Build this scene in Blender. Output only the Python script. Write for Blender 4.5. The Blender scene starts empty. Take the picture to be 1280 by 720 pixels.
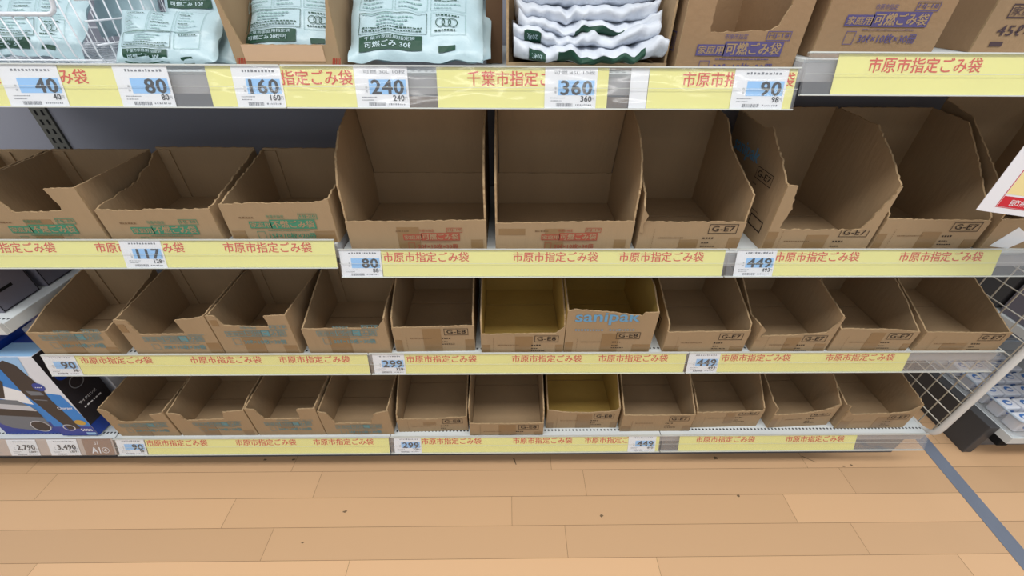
import bpy, bmesh, math, random
from mathutils import Vector, Matrix, noise

# ------------------------------------------------------------------ camera, light, exposure
sc = bpy.context.scene
col = sc.collection
H = 1.36                                   # height of the lens above the floor
F_PX, PITCH, YAW, ROLL = 508.248, 0.64279888, 0.0158379, 0.0077518
fwd = Vector((math.sin(YAW)*math.cos(PITCH), math.cos(YAW)*math.cos(PITCH), -math.sin(PITCH)))
rgt = Vector((math.cos(YAW), -math.sin(YAW), 0))
upv = rgt.cross(fwd)
r2 = math.cos(ROLL)*rgt + math.sin(ROLL)*upv
u2 = -math.sin(ROLL)*rgt + math.cos(ROLL)*upv
cam = bpy.data.cameras.new('camera')
cam.sensor_width = 36.0
cam.lens = F_PX*36.0/1280.0
cam.clip_start = 0.02
cam_o = bpy.data.objects.new('camera', cam)
col.objects.link(cam_o)
m = Matrix.Identity(4)
for i in range(3):
    m[i][0], m[i][1], m[i][2] = r2[i], u2[i], -fwd[i]
m[2][3] = H
cam_o.matrix_world = m
sc.camera = cam_o

w = bpy.data.worlds.new('store_light')
sc.world = w
w.use_nodes = True
w.node_tree.nodes['Background'].inputs[0].default_value = (0.90, 0.95, 1.0, 1)
w.node_tree.nodes['Background'].inputs[1].default_value = 0.44

def area(name, loc, sx, sy, power, colr=(1, 0.985, 0.95), rot=(0, 0, 0)):
    l = bpy.data.lights.new(name, 'AREA')
    l.shape = 'RECTANGLE'; l.size = sx; l.size_y = sy; l.energy = power; l.color = colr
    o = bpy.data.objects.new(name, l); col.objects.link(o)
    o.location = loc; o.rotation_euler = rot
    return o
# fluorescent battens on the shop ceiling, over this aisle and the next ones
for yy, pw, wd, xs in ((-0.05, 14, .5, (-2.9, -1.6, -.5, .5, 1.6, 2.9)), (-1.7, 3, .4, (-2.9, -1.6, 1.6, 2.9)), (2.7, 6, .3, (-2.6, -1.3, 0.0, 1.3, 2.6)), (-3.2, 3, .3, (-2.6, -1.3, 0.0, 1.3, 2.6))):
    for xx in xs:
        area('ceiling_batten', (xx, yy, 2.9), 1.2, wd, pw)
sc.view_settings.view_transform = 'Standard'
sc.view_settings.look = 'None'
sc.view_settings.exposure = 0.09
sc.view_settings.gamma = 1.0
sc.view_settings.use_curve_mapping = False

# ------------------------------------------------------------------ helpers
RND = random.Random(7)

def lin(c):
    return tuple(((x/255.0)/12.92 if x/255.0 <= 0.04045 else ((x/255.0+0.055)/1.055)**2.4) for x in c)

MATS = {}
def mat(name, rgb, rough=0.6, spec=0.4, metal=0.0, var=0.0, vscale=12.0, bump=0.0, bscale=60.0, stretch=(1, 1, 1), sss=0.0):
    if name in MATS: return MATS[name]
    m = bpy.data.materials.new(name); m.use_nodes = True
    nt = m.node_tree; b = nt.nodes['Principled BSDF']
    c = lin(rgb) + (1,)
    b.inputs['Base Color'].default_value = c
    b.inputs['Roughness'].default_value = rough
    b.inputs['Specular IOR Level'].default_value = spec
    b.inputs['Metallic'].default_value = metal
    if var or bump:
        tc = nt.nodes.new('ShaderNodeTexCoord')
        mp = nt.nodes.new('ShaderNodeMapping'); mp.inputs['Scale'].default_value = stretch
        nt.links.new(tc.outputs['Object'], mp.inputs['Vector'])
    if var:
        n = nt.nodes.new('ShaderNodeTexNoise'); n.inputs['Scale'].default_value = vscale; n.inputs['Detail'].default_value = 5
        nt.links.new(mp.outputs[0], n.inputs['Vector'])
        mr = nt.nodes.new('ShaderNodeMapRange')
        mr.inputs[1].default_value = 0.3; mr.inputs[2].default_value = 0.7
        mr.inputs[3].default_value = 1-var; mr.inputs[4].default_value = 1+var
        nt.links.new(n.outputs['Fac'], mr.inputs[0])
        mx = nt.nodes.new('ShaderNodeVectorMath'); mx.operation = 'SCALE'
        mx.inputs[0].default_value = c[:3]
        nt.links.new(mr.outputs[0], mx.inputs['Scale'])
        nt.links.new(mx.outputs[0], b.inputs['Base Color'])
    if bump:
        n2 = nt.nodes.new('ShaderNodeTexNoise'); n2.inputs['Scale'].default_value = bscale; n2.inputs['Detail'].default_value = 4
        nt.links.new(mp.outputs[0], n2.inputs['Vector'])
        bp = nt.nodes.new('ShaderNodeBump'); bp.inputs['Strength'].default_value = bump; bp.inputs['Distance'].default_value = 0.01
        nt.links.new(n2.outputs['Fac'], bp.inputs['Height']); nt.links.new(bp.outputs[0], b.inputs['Normal'])
    MATS[name] = m
    return m

KRAFT = mat('kraft_board', (166, 141, 110), 0.75, 0.2, var=0.06, vscale=9, bump=0.12, bscale=90, stretch=(1, 1, .25))
KRAFT_Y = mat('mustard_board', (184, 154, 84), 0.75, 0.2, var=0.06, vscale=9, bump=0.12, bscale=90, stretch=(1, 1, .25))
KRAFT_D = mat('dark_board', (156, 128, 98), 0.75, 0.2, var=0.06, vscale=9, bump=0.12, bscale=90)
TORN = mat('torn_board_edge', (176, 150, 116), 0.9, 0.1, var=0.15, vscale=150)
TAPE = mat('packing_tape', (142, 114, 80), 0.35, 0.5, var=0.05)
TAPE_P = mat('paper_tape', (206, 172, 140), 0.6, 0.3, var=0.03)
STEEL = mat('painted_steel', (214, 219, 220), 0.45, 0.4)
STEEL_G = mat('grey_steel', (150, 152, 158), 0.5, 0.4)
PANEL = mat('back_panel_paint', (146, 148, 160), 0.55, 0.3, var=0.02, vscale=2)
POST = mat('slotted_post_paint', (96, 96, 90), 0.5, 0.4)
DARK = mat('dark_slot', (22, 22, 24), 0.8, 0.2)
KICK = mat('plinth_paint', (96, 100, 106), 0.5, 0.3)
YELLOW = mat('yellow_paper', (240, 236, 150), 0.55, 0.3, var=0.02, vscale=5)
RED_INK = mat('red_ink', (214, 72, 40), 0.6, 0.3)
WHITE = mat('white_card', (240, 242, 246), 0.5, 0.3)
BLUE_F = mat('blue_field', (150, 202, 250), 0.5, 0.3)
BLACK = mat('black_ink', (34, 38, 46), 0.6, 0.3)
GREY_INK = mat('grey_ink', (120, 124, 132), 0.6, 0.3)
GREEN = mat('green_carton_ink', (74, 136, 108), 0.7, 0.2, var=.08, vscale=60)
TEAL = mat('teal_carton_ink', (104, 146, 152), 0.7, 0.2, var=.08, vscale=60)
PURPLE = mat('purple_carton_ink', (92, 84, 128), 0.7, 0.2, var=.08, vscale=60)
CRED = mat('red_carton_ink', (164, 84, 66), 0.7, 0.2, var=.08, vscale=60)
CBLUE = mat('blue_carton_ink', (112, 162, 198), 0.7, 0.2, var=.05, vscale=60)
CBLACK = mat('black_carton_ink', (58, 48, 42), 0.7, 0.2)
BROWN_INK = mat('faint_carton_ink', (120, 94, 68), 0.7, 0.2)
BAGW = mat('white_bag_film', (178, 202, 210), 0.32, 0.5, var=0.02, bump=0.25, bscale=35)
BAGP = mat('white_bag_edge', (208, 214, 224), 0.4, 0.5, bump=0.5, bscale=26)
BAGG = mat('bag_green_ink', (22, 68, 50), 0.5, 0.4)
BAGT = mat('bag_grey_green_ink', (130, 166, 164), 0.5, 0.4)
WIRE = mat('white_wire', (226, 230, 238), 0.35, 0.5)
NETW = mat('cream_wire', (206, 202, 190), 0.4, 0.5)
TUBE = mat('white_tube', (216, 216, 214), 0.4, 0.5)
SIGNRED = mat('sign_red', (214, 48, 60), 0.4, 0.4)
PINK = mat('sign_pink', (244, 164, 160), 0.4, 0.4)
CREAM = mat('sign_cream', (250, 232, 168), 0.4, 0.4)
CHAR = mat('charcoal_panel', (74, 74, 76), 0.5, 0.3)
BLUEB = mat('box_blue', (20, 60, 158), 0.3, 0.5)
BLUEL = mat('box_light_blue', (20, 130, 214), 0.3, 0.5)
SKYB = mat('box_sky', (150, 196, 240), 0.3, 0.5)
BWHITE = mat('box_white', (222, 226, 236), 0.35, 0.5)
BDARK = mat('vacuum_dark', (44, 42, 48), 0.35, 0.5, var=.1)
GOLD = mat('badge_gold', (196, 160, 70), 0.4, 0.5)
SILV = mat('ring_silver', (200, 204, 214), 0.3, 0.6)
BGREY = mat('box_grey', (118, 116, 128), 0.5, 0.3)
BROWN_S = mat('brown_sign', (150, 118, 98), 0.5, 0.3)
TAPE_F = mat('floor_tape_grey', (118, 126, 142), 0.6, 0.3, var=.04)

def clear_plastic(name, haze, tint=(1, 1, 1)):
    m = bpy.data.materials.new(name); m.use_nodes = True
    nt = m.node_tree; nt.nodes.clear()
    out = nt.nodes.new('ShaderNodeOutputMaterial')
    tr = nt.nodes.new('ShaderNodeBsdfTransparent'); tr.inputs[0].default_value = tint + (1,)
    gl = nt.nodes.new('ShaderNodeBsdfGlossy'); gl.inputs['Roughness'].default_value = 0.07
    df = nt.nodes.new('ShaderNodeBsdfDiffuse'); df.inputs[0].default_value = (.8, .82, .85, 1)
    lw = nt.nodes.new('ShaderNodeLayerWeight'); lw.inputs[0].default_value = .5
    pw = nt.nodes.new('ShaderNodeMath'); pw.operation = 'POWER'; pw.inputs[1].default_value = 5.0
    fr = nt.nodes.new('ShaderNodeMath'); fr.operation = 'MULTIPLY_ADD'; fr.inputs[1].default_value = .9; fr.inputs[2].default_value = .045
    nt.links.new(lw.outputs['Facing'], pw.inputs[0]); nt.links.new(pw.outputs[0], fr.inputs[0])
    tc = nt.nodes.new('ShaderNodeTexCoord')
    mp = nt.nodes.new('ShaderNodeMapping'); mp.inputs['Scale'].default_value = (9, 30, 1)
    nz = nt.nodes.new('ShaderNodeTexNoise'); nz.inputs['Scale'].default_value = 1.2; nz.inputs['Detail'].default_value = 1
    bp = nt.nodes.new('ShaderNodeBump'); bp.inputs['Strength'].default_value = .35; bp.inputs['Distance'].default_value = .004
    nt.links.new(tc.outputs['Object'], mp.inputs[0]); nt.links.new(mp.outputs[0], nz.inputs[0])
    nt.links.new(nz.outputs['Fac'], bp.inputs['Height'])
    nt.links.new(bp.outputs[0], gl.inputs['Normal']); nt.links.new(bp.outputs[0], lw.inputs['Normal'])
    m1 = nt.nodes.new('ShaderNodeMixShader'); m1.inputs[0].default_value = haze
    nt.links.new(tr.outputs[0], m1.inputs[1]); nt.links.new(df.outputs[0], m1.inputs[2])
    m2 = nt.nodes.new('ShaderNodeMixShader')
    nt.links.new(fr.outputs[0], m2.inputs[0]); nt.links.new(m1.outputs[0], m2.inputs[1]); nt.links.new(gl.outputs[0], m2.inputs[2])
    nt.links.new(m2.outputs[0], out.inputs[0])
    return m
CLEAR = clear_plastic('clear_rail_plastic', 0.05)
CLEAR2 = clear_plastic('clear_tray_plastic', 0.18)

def tag(o, label=None, cat=None, group=None, kind=None):
    if label: o['label'] = label
    if cat: o['category'] = cat
    if group: o['group'] = group
    if kind: o['kind'] = kind
    return o

def thing(name, label, cat, loc=(0, 0, 0), rot=(0, 0, 0), group=None):
    o = bpy.data.objects.new(name, None); col.objects.link(o)
    o.empty_display_size = 0.05
    o.location = loc; o.rotation_euler = rot
    return tag(o, label, cat, group)

class MB:
    """Collects faces for one mesh."""
    def __init__(self): self.v, self.f, self.mi = [], [], []
    def quad(self, pts, mi=0):
        n = len(self.v); self.v += [tuple(p) for p in pts]; self.f.append(tuple(range(n, n+len(pts)))); self.mi.append(mi)
    def box(self, x0, x1, y0, y1, z0, z1, mi=0):
        n = len(self.v)
        self.v += [(x0, y0, z0), (x1, y0, z0), (x1, y1, z0), (x0, y1, z0), (x0, y0, z1), (x1, y0, z1), (x1, y1, z1), (x0, y1, z1)]
        for q in ((3, 2, 1, 0), (4, 5, 6, 7), (0, 1, 5, 4), (1, 2, 6, 5), (2, 3, 7, 6), (3, 0, 4, 7)):
            self.f.append(tuple(n+i for i in q)); self.mi.append(mi)
    def prism(self, outline, fn0, fn1, mi=0, mi_edge=None):
        """outline: 2D points; fn0/fn1 map a 2D point to the two faces in 3D."""
        n = len(self.v); k = len(outline)
        self.v += [tuple(fn0(p)) for p in outline] + [tuple(fn1(p)) for p in outline]
        self.f.append(tuple(n+i for i in range(k))); self.mi.append(mi)
        self.f.append(tuple(n+k+i for i in reversed(range(k)))); self.mi.append(mi)
        me = mi if mi_edge is None else mi_edge
        for i in range(k):
            j = (i+1) % k
            self.f.append((n+i, n+k+i, n+k+j, n+j)); self.mi.append(me)
    def tube(self, path, r, n=8, mi=0, closed=False):
        path = [Vector(p) for p in path]; k = len(path); base = len(self.v)
        prev = None
        for i, p in enumerate(path):
            if closed: d = path[(i+1) % k]-path[i-1]
            else: d = path[min(i+1, k-1)]-path[max(i-1, 0)]
            d.normalize()
            a = prev if prev is not None else (Vector((0, 0, 1)) if abs(d.z) < .9 else Vector((1, 0, 0)))
            s = (a - d*a.dot(d)).normalized(); t = d.cross(s); prev = s
            for j in range(n):
                an = 2*math.pi*j/n
                self.v.append(tuple(p + r*(math.cos(an)*s + math.sin(an)*t)))
        for i in range(k if closed else k-1):
            for j in range(n):
                a0 = base+i*n+j; a1 = base+i*n+(j+1) % n; ii = (i+1) % k
                b0 = base+ii*n+j; b1 = base+ii*n+(j+1) % n
                self.f.append((a0, a1, b1, b0)); self.mi.append(mi)
        if not closed:
            self.f.append(tuple(base+j for j in reversed(range(n)))); self.mi.append(mi)
            self.f.append(tuple(base+(k-1)*n+j for j in range(n))); self.mi.append(mi)
    def build(self, name, mats, parent=None, smooth=False, bevel=0.0, fix=True, loc=None, rot=None):
        me = bpy.data.meshes.new(name)
        me.from_pydata(self.v, [], self.f)
        mats = mats if isinstance(mats, (list, tuple)) else [mats]
        for mm in mats: me.materials.append(mm)
        me.polygons.foreach_set('material_index', self.mi)
        bm = bmesh.new(); bm.from_mesh(me)
        if fix: bmesh.ops.recalc_face_normals(bm, faces=bm.faces[:])
        big = [f for f in bm.faces if len(f.verts) > 4]
        if big: bmesh.ops.triangulate(bm, faces=big)
        bm.to_mesh(me); bm.free()
        if smooth:
            for p in me.polygons: p.use_smooth = True
        o = bpy.data.objects.new(name, me); col.objects.link(o)
        if parent: o.parent = parent
        if loc: o.location = loc
        if rot: o.rotation_euler = rot
        if bevel:
            bv = o.modifiers.new('bevel', 'BEVEL'); bv.width = bevel; bv.segments = 2; bv.limit_method = 'ANGLE'
        return o

_TX = {}
def glyphs(s, bold=0.0):
    key = (s, bold)
    if key not in _TX:
        c = bpy.data.curves.new('t', 'FONT'); c.body = s; c.resolution_u = 2; c.space_character = 1.06 if s[:1].isdigit() else 1.0; c.offset = bold
        o = bpy.data.objects.new('t', c); col.objects.link(o)
        bpy.context.view_layer.update()
        me = bpy.data.meshes.new_from_object(o.evaluated_get(bpy.context.evaluated_depsgraph_get()))
        vs = [(v.co.x, v.co.y) for v in me.vertices]; fs = [tuple(p.vertices) for p in me.polygons]
        bpy.data.objects.remove(o); bpy.data.curves.remove(c); bpy.data.meshes.remove(me)
        xs = [v[0] for v in vs]; ys = [v[1] for v in vs]
        x0, x1, y0, y1 = min(xs), max(xs), min(ys), max(ys)
        _TX[key] = ([((x-x0)/(x1-x0), (y-y0)/(y1-y0)) for x, y in vs], fs, (x1-x0)/(y1-y0))
    return _TX[key]

class Flat:
    """Flat print: items in (u, v) plus a layer height and a material slot."""
    def __init__(self): self.v, self.f, self.mi = [], [], []
    def poly(self, pts, mi=0, h=0.0):
        n = len(self.v); self.v += [(p[0], p[1], h) for p in pts]; self.f.append(tuple(range(n, n+len(pts)))); self.mi.append(mi)
    def rect(self, u0, u1, v0, v1, mi=0, h=0.0, seg=0, skew=0.0):
        if seg:
            nu = max(1, int(math.ceil((u1-u0)/seg))); nv = max(1, int(math.ceil((v1-v0)/seg)))
        else: nu = nv = 1
        for i in range(nu):
            for j in range(nv):
                a, b = u0+(u1-u0)*i/nu, u0+(u1-u0)*(i+1)/nu
                c, d = v0+(v1-v0)*j/nv, v0+(v1-v0)*(j+1)/nv
                self.poly([(a+skew*(c-v0), c), (b+skew*(c-v0), c), (b+skew*(d-v0), d), (a+skew*(d-v0), d)], mi, h)
    def frame(self, u0, u1, v0, v1, t, mi=0, h=0.0, seg=0):
        self.rect(u0, u1, v0, v0+t, mi, h, seg); self.rect(u0, u1, v1-t, v1, mi, h, seg)
        self.rect(u0, u0+t, v0+t, v1-t, mi, h, seg); self.rect(u1-t, u1, v0+t, v1-t, mi, h, seg)
    def text(self, s, u, v, wd, ht=None, mi=0, h=0.0, bold=0.0, rot180=False):
        vs, fs, asp = glyphs(s)
        if ht is None: ht = wd/asp
        if wd is None: wd = ht*asp
        d = bold*ht*1.3                                         # a heavier face: the same glyphs laid again, slightly shifted
        for k, (ox, oy) in enumerate(((0, 0), (d, 0), (d*.5, d*.6), (-d*.4, d*.3)) if bold else ((0, 0),)):
            n = len(self.v)
            for x, y in vs:
                if rot180: x, y = 1-x, 1-y
                self.v.append((u+x*wd+ox, v+y*ht+oy, h+.00002*k))
            for f in fs: self.f.append(tuple(n+i for i in f)); self.mi.append(mi)
    def ring(self, cu, cv, r, t, mi=0, h=0.0, n=20, sq=1.0):
        for i in range(n):
            a, b = 2*math.pi*i/n, 2*math.pi*(i+1)/n
            self.poly([(cu+r*math.cos(a), cv+sq*r*math.sin(a)), (cu+r*math.cos(b), cv+sq*r*math.sin(b)),
                       (cu+(r-t)*math.cos(b), cv+sq*(r-t)*math.sin(b)), (cu+(r-t)*math.cos(a), cv+sq*(r-t)*math.sin(a))], mi, h)
    def disc(self, cu, cv, r, mi=0, h=0.0, n=20, sq=1.0):
        self.poly([(cu+r*math.cos(2*math.pi*i/n), cv+sq*r*math.sin(2*math.pi*i/n)) for i in range(n)], mi, h)
    def dashes(self, u0, u1, v, t, rnd, mi=0, h=0.0, lo=.004, hi=.012):
        """A line of print too small to read."""
        u = u0
        while u < u1-lo:
            l = min(rnd.uniform(lo, hi), u1-u)
            self.rect(u, u+l, v, v+t*rnd.uniform(.7, 1), mi, h)
            u += l+t*.6
    def clip(self, a, b):
        """keep what lies below v = a*u + b"""
        me = bpy.data.meshes.new('c'); me.from_pydata(self.v, [], self.f)
        me.polygons.foreach_set('material_index', self.mi)
        bm = bmesh.new(); bm.from_mesh(me)
        nrm = Vector((-a, 1, 0)).normalized()
        bmesh.ops.bisect_plane(bm, geom=bm.verts[:]+bm.edges[:]+bm.faces[:], plane_co=(0, b, 0), plane_no=nrm, clear_outer=True)
        bm.verts.index_update()
        self.v = [tuple(v.co) for v in bm.verts]; self.f = [tuple(v.index for v in f.verts) for f in bm.faces]; self.mi = [f.material_index for f in bm.faces]
        bm.free(); bpy.data.meshes.remove(me)
        return self
    def build(self, name, mats, parent, fn):
        b = MB(); b.v = [tuple(fn(*p)) for p in self.v]; b.f = self.f; b.mi = self.mi
        return b.build(name, mats, parent, fix=False)

# ------------------------------------------------------------------ floor
SEAM0, PW = 0.755, 0.0909
JOINT = {0: .155, -1: .264, -2: .015, -3: .18, -4: .442, 1: -.2, 2: .4, 3: .1}
PL = .905
f = MB(); tints = []
rndf = random.Random(3)
for row in range(-22, 12):
    y0 = SEAM0 + row*PW; y1 = y0+PW
    j0 = JOINT.get(row, rndf.random()*PL)
    for k in range(-4, 5):
        x0 = j0+(k-.0)*PL; x1 = x0+PL
        f.quad([(x0+.0005, y0+.0005, 0), (x1-.0005, y0+.0005, 0), (x1-.0005, y1-.0005, 0), (x0+.0005, y1-.0005, 0)])
        t = rndf.gauss(0, .016)
        if (row, k) in ((-2, 1), (-4, -1), (-4, 1), (-4, -2)): t += .085
        tints.append(t)
f.quad([(-4.2, -1.4, -.0015), (5, -1.4, -.0015), (5, 2.0, -.0015), (-4.2, 2.0, -.0015)], 1)
tints.append(0)
fm = bpy.data.materials.new('maple_floor'); fm.use_nodes = True
nt = fm.node_tree; b = nt.nodes['Principled BSDF']
at = nt.nodes.new('ShaderNodeAttribute'); at.attribute_name = 'tint'
tc = nt.nodes.new('ShaderNodeTexCoord')
mp = nt.nodes.new('ShaderNodeMapping'); mp.inputs['Scale'].default_value = (1.6, 16, 1)
nz = nt.nodes.new('ShaderNodeTexNoise'); nz.inputs['Scale'].default_value = 2.2; nz.inputs['Detail'].default_value = 6; nz.inputs['Distortion'].default_value = .6
n2 = nt.nodes.new('ShaderNodeTexNoise'); n2.inputs['Scale'].default_value = 5; n2.inputs['Detail'].default_value = 3
nt.links.new(tc.outputs['Object'], mp.inputs[0]); nt.links.new(mp.outputs[0], nz.inputs[0]); nt.links.new(tc.outputs['Object'], n2.inputs[0])
rp = nt.nodes.new('ShaderNodeValToRGB')
rp.color_ramp.elements[0].position = .32; rp.color_ramp.elements[0].color = lin((190, 148, 110)) + (1,)
rp.color_ramp.elements[1].position = .68; rp.color_ramp.elements[1].color = lin((213, 173, 133)) + (1,)
ad = nt.nodes.new('ShaderNodeMath'); ad.operation = 'MULTIPLY_ADD'; ad.inputs[1].default_value = .35
nt.links.new(n2.outputs['Fac'], ad.inputs[0])
ad2 = nt.nodes.new('ShaderNodeMath'); ad2.operation = 'MULTIPLY_ADD'; ad2.inputs[1].default_value = .65; 
nt.links.new(nz.outputs['Fac'], ad2.inputs[0]); nt.links.new(ad2.outputs[0], ad.inputs[2])
nt.links.new(ad.outputs[0], rp.inputs[0])
sc_ = nt.nodes.new('ShaderNodeVectorMath'); sc_.operation = 'SCALE'
a1 = nt.nodes.new('ShaderNodeMath'); a1.operation = 'MULTIPLY_ADD'; a1.inputs[1].default_value = 2.0; a1.inputs[2].default_value = 1.0
nt.links.new(at.outputs['Fac'], a1.inputs[0]); nt.links.new(rp.outputs[0], sc_.inputs[0]); nt.links.new(a1.outputs[0], sc_.inputs['Scale'])
nt.links.new(sc_.outputs[0], b.inputs['Base Color'])
b.inputs['Roughness'].default_value = .38; b.inputs['Specular IOR Level'].default_value = .35
SEAMM = mat('floor_seam', (146, 112, 78), .9, .1)
fl = f.build('floor', [fm, SEAMM])
ta = fl.data.attributes.new('tint', 'FLOAT', 'FACE'); ta.data.foreach_set('value', tints)
tag(fl, kind='structure')
sk = MB()
for cx, cy, r in ((.83*.9, .795, .010), (-.76, .80, .007), (-.86, .80, .006), (.77, .66, .006), (.30, .60, .007), (-.62, .53, .004), (-.52, .62, .006), (1.19, .76, .005), (1.22, .765, .005)):
    sk.quad([(cx+r*math.cos(a)*RND.uniform(.5, 1.4), cy+r*.7*math.sin(a)*RND.uniform(.5, 1.2), .0006) for a in [i*2*math.pi/9 for i in range(9)]])
for (a, b_, c, d) in ((1.06, .80, 1.10, .775), (.02, .80, .03, .775)):
    sk.quad([(a, b_, .0006), (a+.006, b_, .0006), (c+.003, d, .0006), (c, d, .0006)])
sk.build('scuff_mark', mat('scuff', (124, 102, 78), .8, .2), fl, fix=False)

tp = MB(); tp.prism([(1.533, .88), (1.583, .88), (1.545, .2), (1.49, .2)], lambda p: (p[0], p[1], .0005), lambda p: (p[0], p[1], .0012))
tag(tp.build('floor_tape', TAPE_F), 'grey floor tape strip running out from the end of the shelving', 'floor tape')

# ------------------------------------------------------------------ gondola: posts, back panels, plinths, shelves
BX = [-1.287, -.387, .513, 1.413]
RAIL = {'t': (.790, 1.2458, .7713, 1.1808), 't3': (.79, 1.2695, .7713, 1.205), 'a': (.8027, .897, .7831, .8325),
        'b': (.8027, .8715, .7831, .8064), 'c': (.804, .5316, .789, .4627), 'd': (.783, .1624, .761, .1019)}
DECK = {k: v[1]-{'a': .016, 'b': .016, 't': .012, 't3': .012, 'c': .008, 'c1': .014, 'd': .005}[k] for k, v in list(RAIL.items())+[('c1', RAIL['c'])]}
LIFT = {'c1': .010, 'a': .012, 'b': .012, 't': 0, 't3': 0, 'c': .004, 'd': .001}
YB = 1.20

def post(x, label):
    t = thing('shelf_post', label, 'shelf post', (x, YB, 0))
    p = MB(); p.box(-.022, .022, .0, .035, 0, 1.7); p.build('upright', POST, t)
    s = MB()
    for k in range(64):
        z = .06+k*.025
        s.box(-.012, -.006, -.0006, .002, z, z+.014); s.box(.006, .012, -.0006, .002, z, z+.014)
    s.build('slot_row', DARK, t)
post(BX[0], 'grey slotted steel upright beside the wire basket bay')
post(BX[1], 'grey slotted steel upright behind the joint under the 240 price tag')
post(BX[2], 'grey slotted steel upright behind the carton with torn G-E7 side')
post(BX[3], 'grey slotted steel upright at the wire mesh end of the shelving')
bl = ['grey metal back panel behind the green print cartons', 'grey metal back panel behind the two wide open cartons', 'grey metal back panel behind the 449 price tags']
for i in range(3):
    p = MB(); x0, x1 = BX[i]+.0225, BX[i+1]-.0225
    p.box(x0, x1, YB+.006, YB+.018, .10, 1.7); p.box(x0, x1, YB+.003, YB+.008, .86, .864)
    tag(p.build('back_panel', PANEL), bl[i], 'back panel', 'gondola back panels')
p = MB(); p.box(-2.4, BX[0]-.0225, YB+.006, YB+.018, .10, 1.7)
tag(p.build('back_panel', PANEL), 'grey metal back panel behind the vacuum cleaner boxes', 'back panel', 'gondola back panels')
pl = ['dark grey plinth under the notched carton row', 'dark grey plinth under the G-E8 carton row', 'dark grey plinth ending beside the grey floor tape', 'dark grey plinth under the vacuum cleaner boxes']
for i, (x0, x1) in enumerate(((BX[0]+.001, BX[1]-.001), (BX[1]+.001, BX[2]-.001), (BX[2]+.001, BX[3]-.012), (-2.4, BX[0]-.001))):
    p = MB(); p.box(x0, x1, .812, YB+.05, 0, .095)
    tag(p.build('base_plinth', KICK if i < 3 else CHAR, bevel=.002), pl[i], 'plinth', 'shelf plinths')

HOLE = bpy.data.materials.new('perforated_steel'); HOLE.use_nodes = True
nt = HOLE.node_tree; b = nt.nodes['Principled BSDF']
b.inputs['Roughness'].default_value = .45
tc = nt.nodes.new('ShaderNodeTexCoord'); sx = nt.nodes.new('ShaderNodeSeparateXYZ'); nt.links.new(tc.outputs['Object'], sx.inputs[0])
def mth(op, a, bb=None, c=None):
    n = nt.nodes.new('ShaderNodeMath'); n.operation = op
    for i, v in enumerate((a, bb, c)):
        if v is None: continue
        if isinstance(v, (int, float)): n.inputs[i].default_value = v
        else: nt.links.new(v, n.inputs[i])
    return n.outputs[0]
fx = mth('MULTIPLY', mth('SUBTRACT', mth('FRACT', mth('DIVIDE', sx.outputs[0], .0118)), .5), .0118)
dy = mth('SUBTRACT', sx.outputs[1], .020)
rr = mth('SQRT', mth('ADD', mth('MULTIPLY', fx, fx), mth('MULTIPLY', dy, dy)))
inh = mth('LESS_THAN', rr, .0034)
mx = nt.nodes.new('ShaderNodeMix'); mx.data_type = 'RGBA'
mx.inputs[6].default_value = lin((214, 220, 222)) + (1,); mx.inputs[7].default_value = lin((60, 62, 66)) + (1,)
nt.links.new(inh, mx.inputs[0]); nt.links.new(mx.outputs[2], b.inputs['Base Color'])

def rail_mat(k):
    yt, zt, yb, zb = RAIL[k[0] if k == 'c1' else k]
    return math.hypot(yt-yb, zt-zb), math.atan2(zt-zb, yt-yb), (yb, zb)

def shelf(k, x0, x1, label, yfront=None, yback=YB-.002):
    ln, al, (yb, zb) = rail_mat(k)
    z = DECK[k]; y0 = RAIL['c' if k == 'c1' else k][0]+.004
    t = thing('shelf', label, 'shelf', ((x0+x1)/2, y0, z), group='gondola shelves')
    wd = (x1-x0)/2-.0015
    d = MB(); d.box(-wd, wd, 0, yback-y0, -.004, 0)
    d.build('shelf_deck', HOLE, t)
    l = MB(); l.box(-wd, wd, -.001, .012, -.034, -.0042); l.box(-wd, wd, .012, yback-y0, -.028, -.024)
    for s in (-1, 1): l.box(s*wd-(.002 if s > 0 else 0), s*wd+(.002 if s < 0 else 0), .0125, yback-y0, -.0239, -.0042)
    l.build('shelf_lip', mat('lip_steel', (186, 188, 192), .5, .4), t)
    for s in ((-1, 1) if k != 'd' else ()):
        br = MB(); xx = s*(wd-.006)
        br.prism([(.03, -.03), (yback-y0, -.03), (yback-y0, -.085), (yback-y0-.05, -.075), (.03, -.036)], lambda p: (xx-.0015, p[0], p[1]), lambda p: (xx+.0015, p[0], p[1]))
        br.build('bracket', STEEL_G, t)
    r = MB()
    n0, n1 = -.0012, .0042
    cx = wd
    r.box(-cx, cx, 0, ln, n0-.0008, n0)                       # rear sheet
    r.box(-cx, cx, .0018, ln-.0018, n1, n1+.0006)             # front sheet
    ro = r.build('price_rail', CLEAR, t)
    e = MB(); e.box(-cx, cx, -.0004, .0016, n0, n1+.0008); e.box(-cx, cx, ln-.0016, ln+.0004, n0, n1+.0008)
    e.box(-cx, cx, ln*.5-.0003, ln*.5+.0003, n1+.0006, n1+.0010)
    eo = e.build('rail_edge', mat('rail_edge_plastic', (206, 210, 206), .3, .5), ro)
    ro.location = (0, yb-y0, zb-z); ro.rotation_euler = (al, 0, 0)
    return t
S2 = ['topmost shelf behind the 40 80 and 160 price tags', 'topmost shelf behind the 240 and 360 price tags']
shelf('t', BX[0], BX[1], 'white steel top shelf carrying the wire basket')
shelf('t', BX[1], BX[2], 'white steel top shelf carrying the stacked bag packs')
shelf('t3', BX[2], BX[3]+.0, 'white steel top shelf set higher, with no price tag')
shelf('a', BX[0], BX[1], 'white steel shelf with the 117 price tag')
shelf('b', BX[1], BX[2], 'white steel shelf with the 80 tag and wide cartons')
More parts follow.
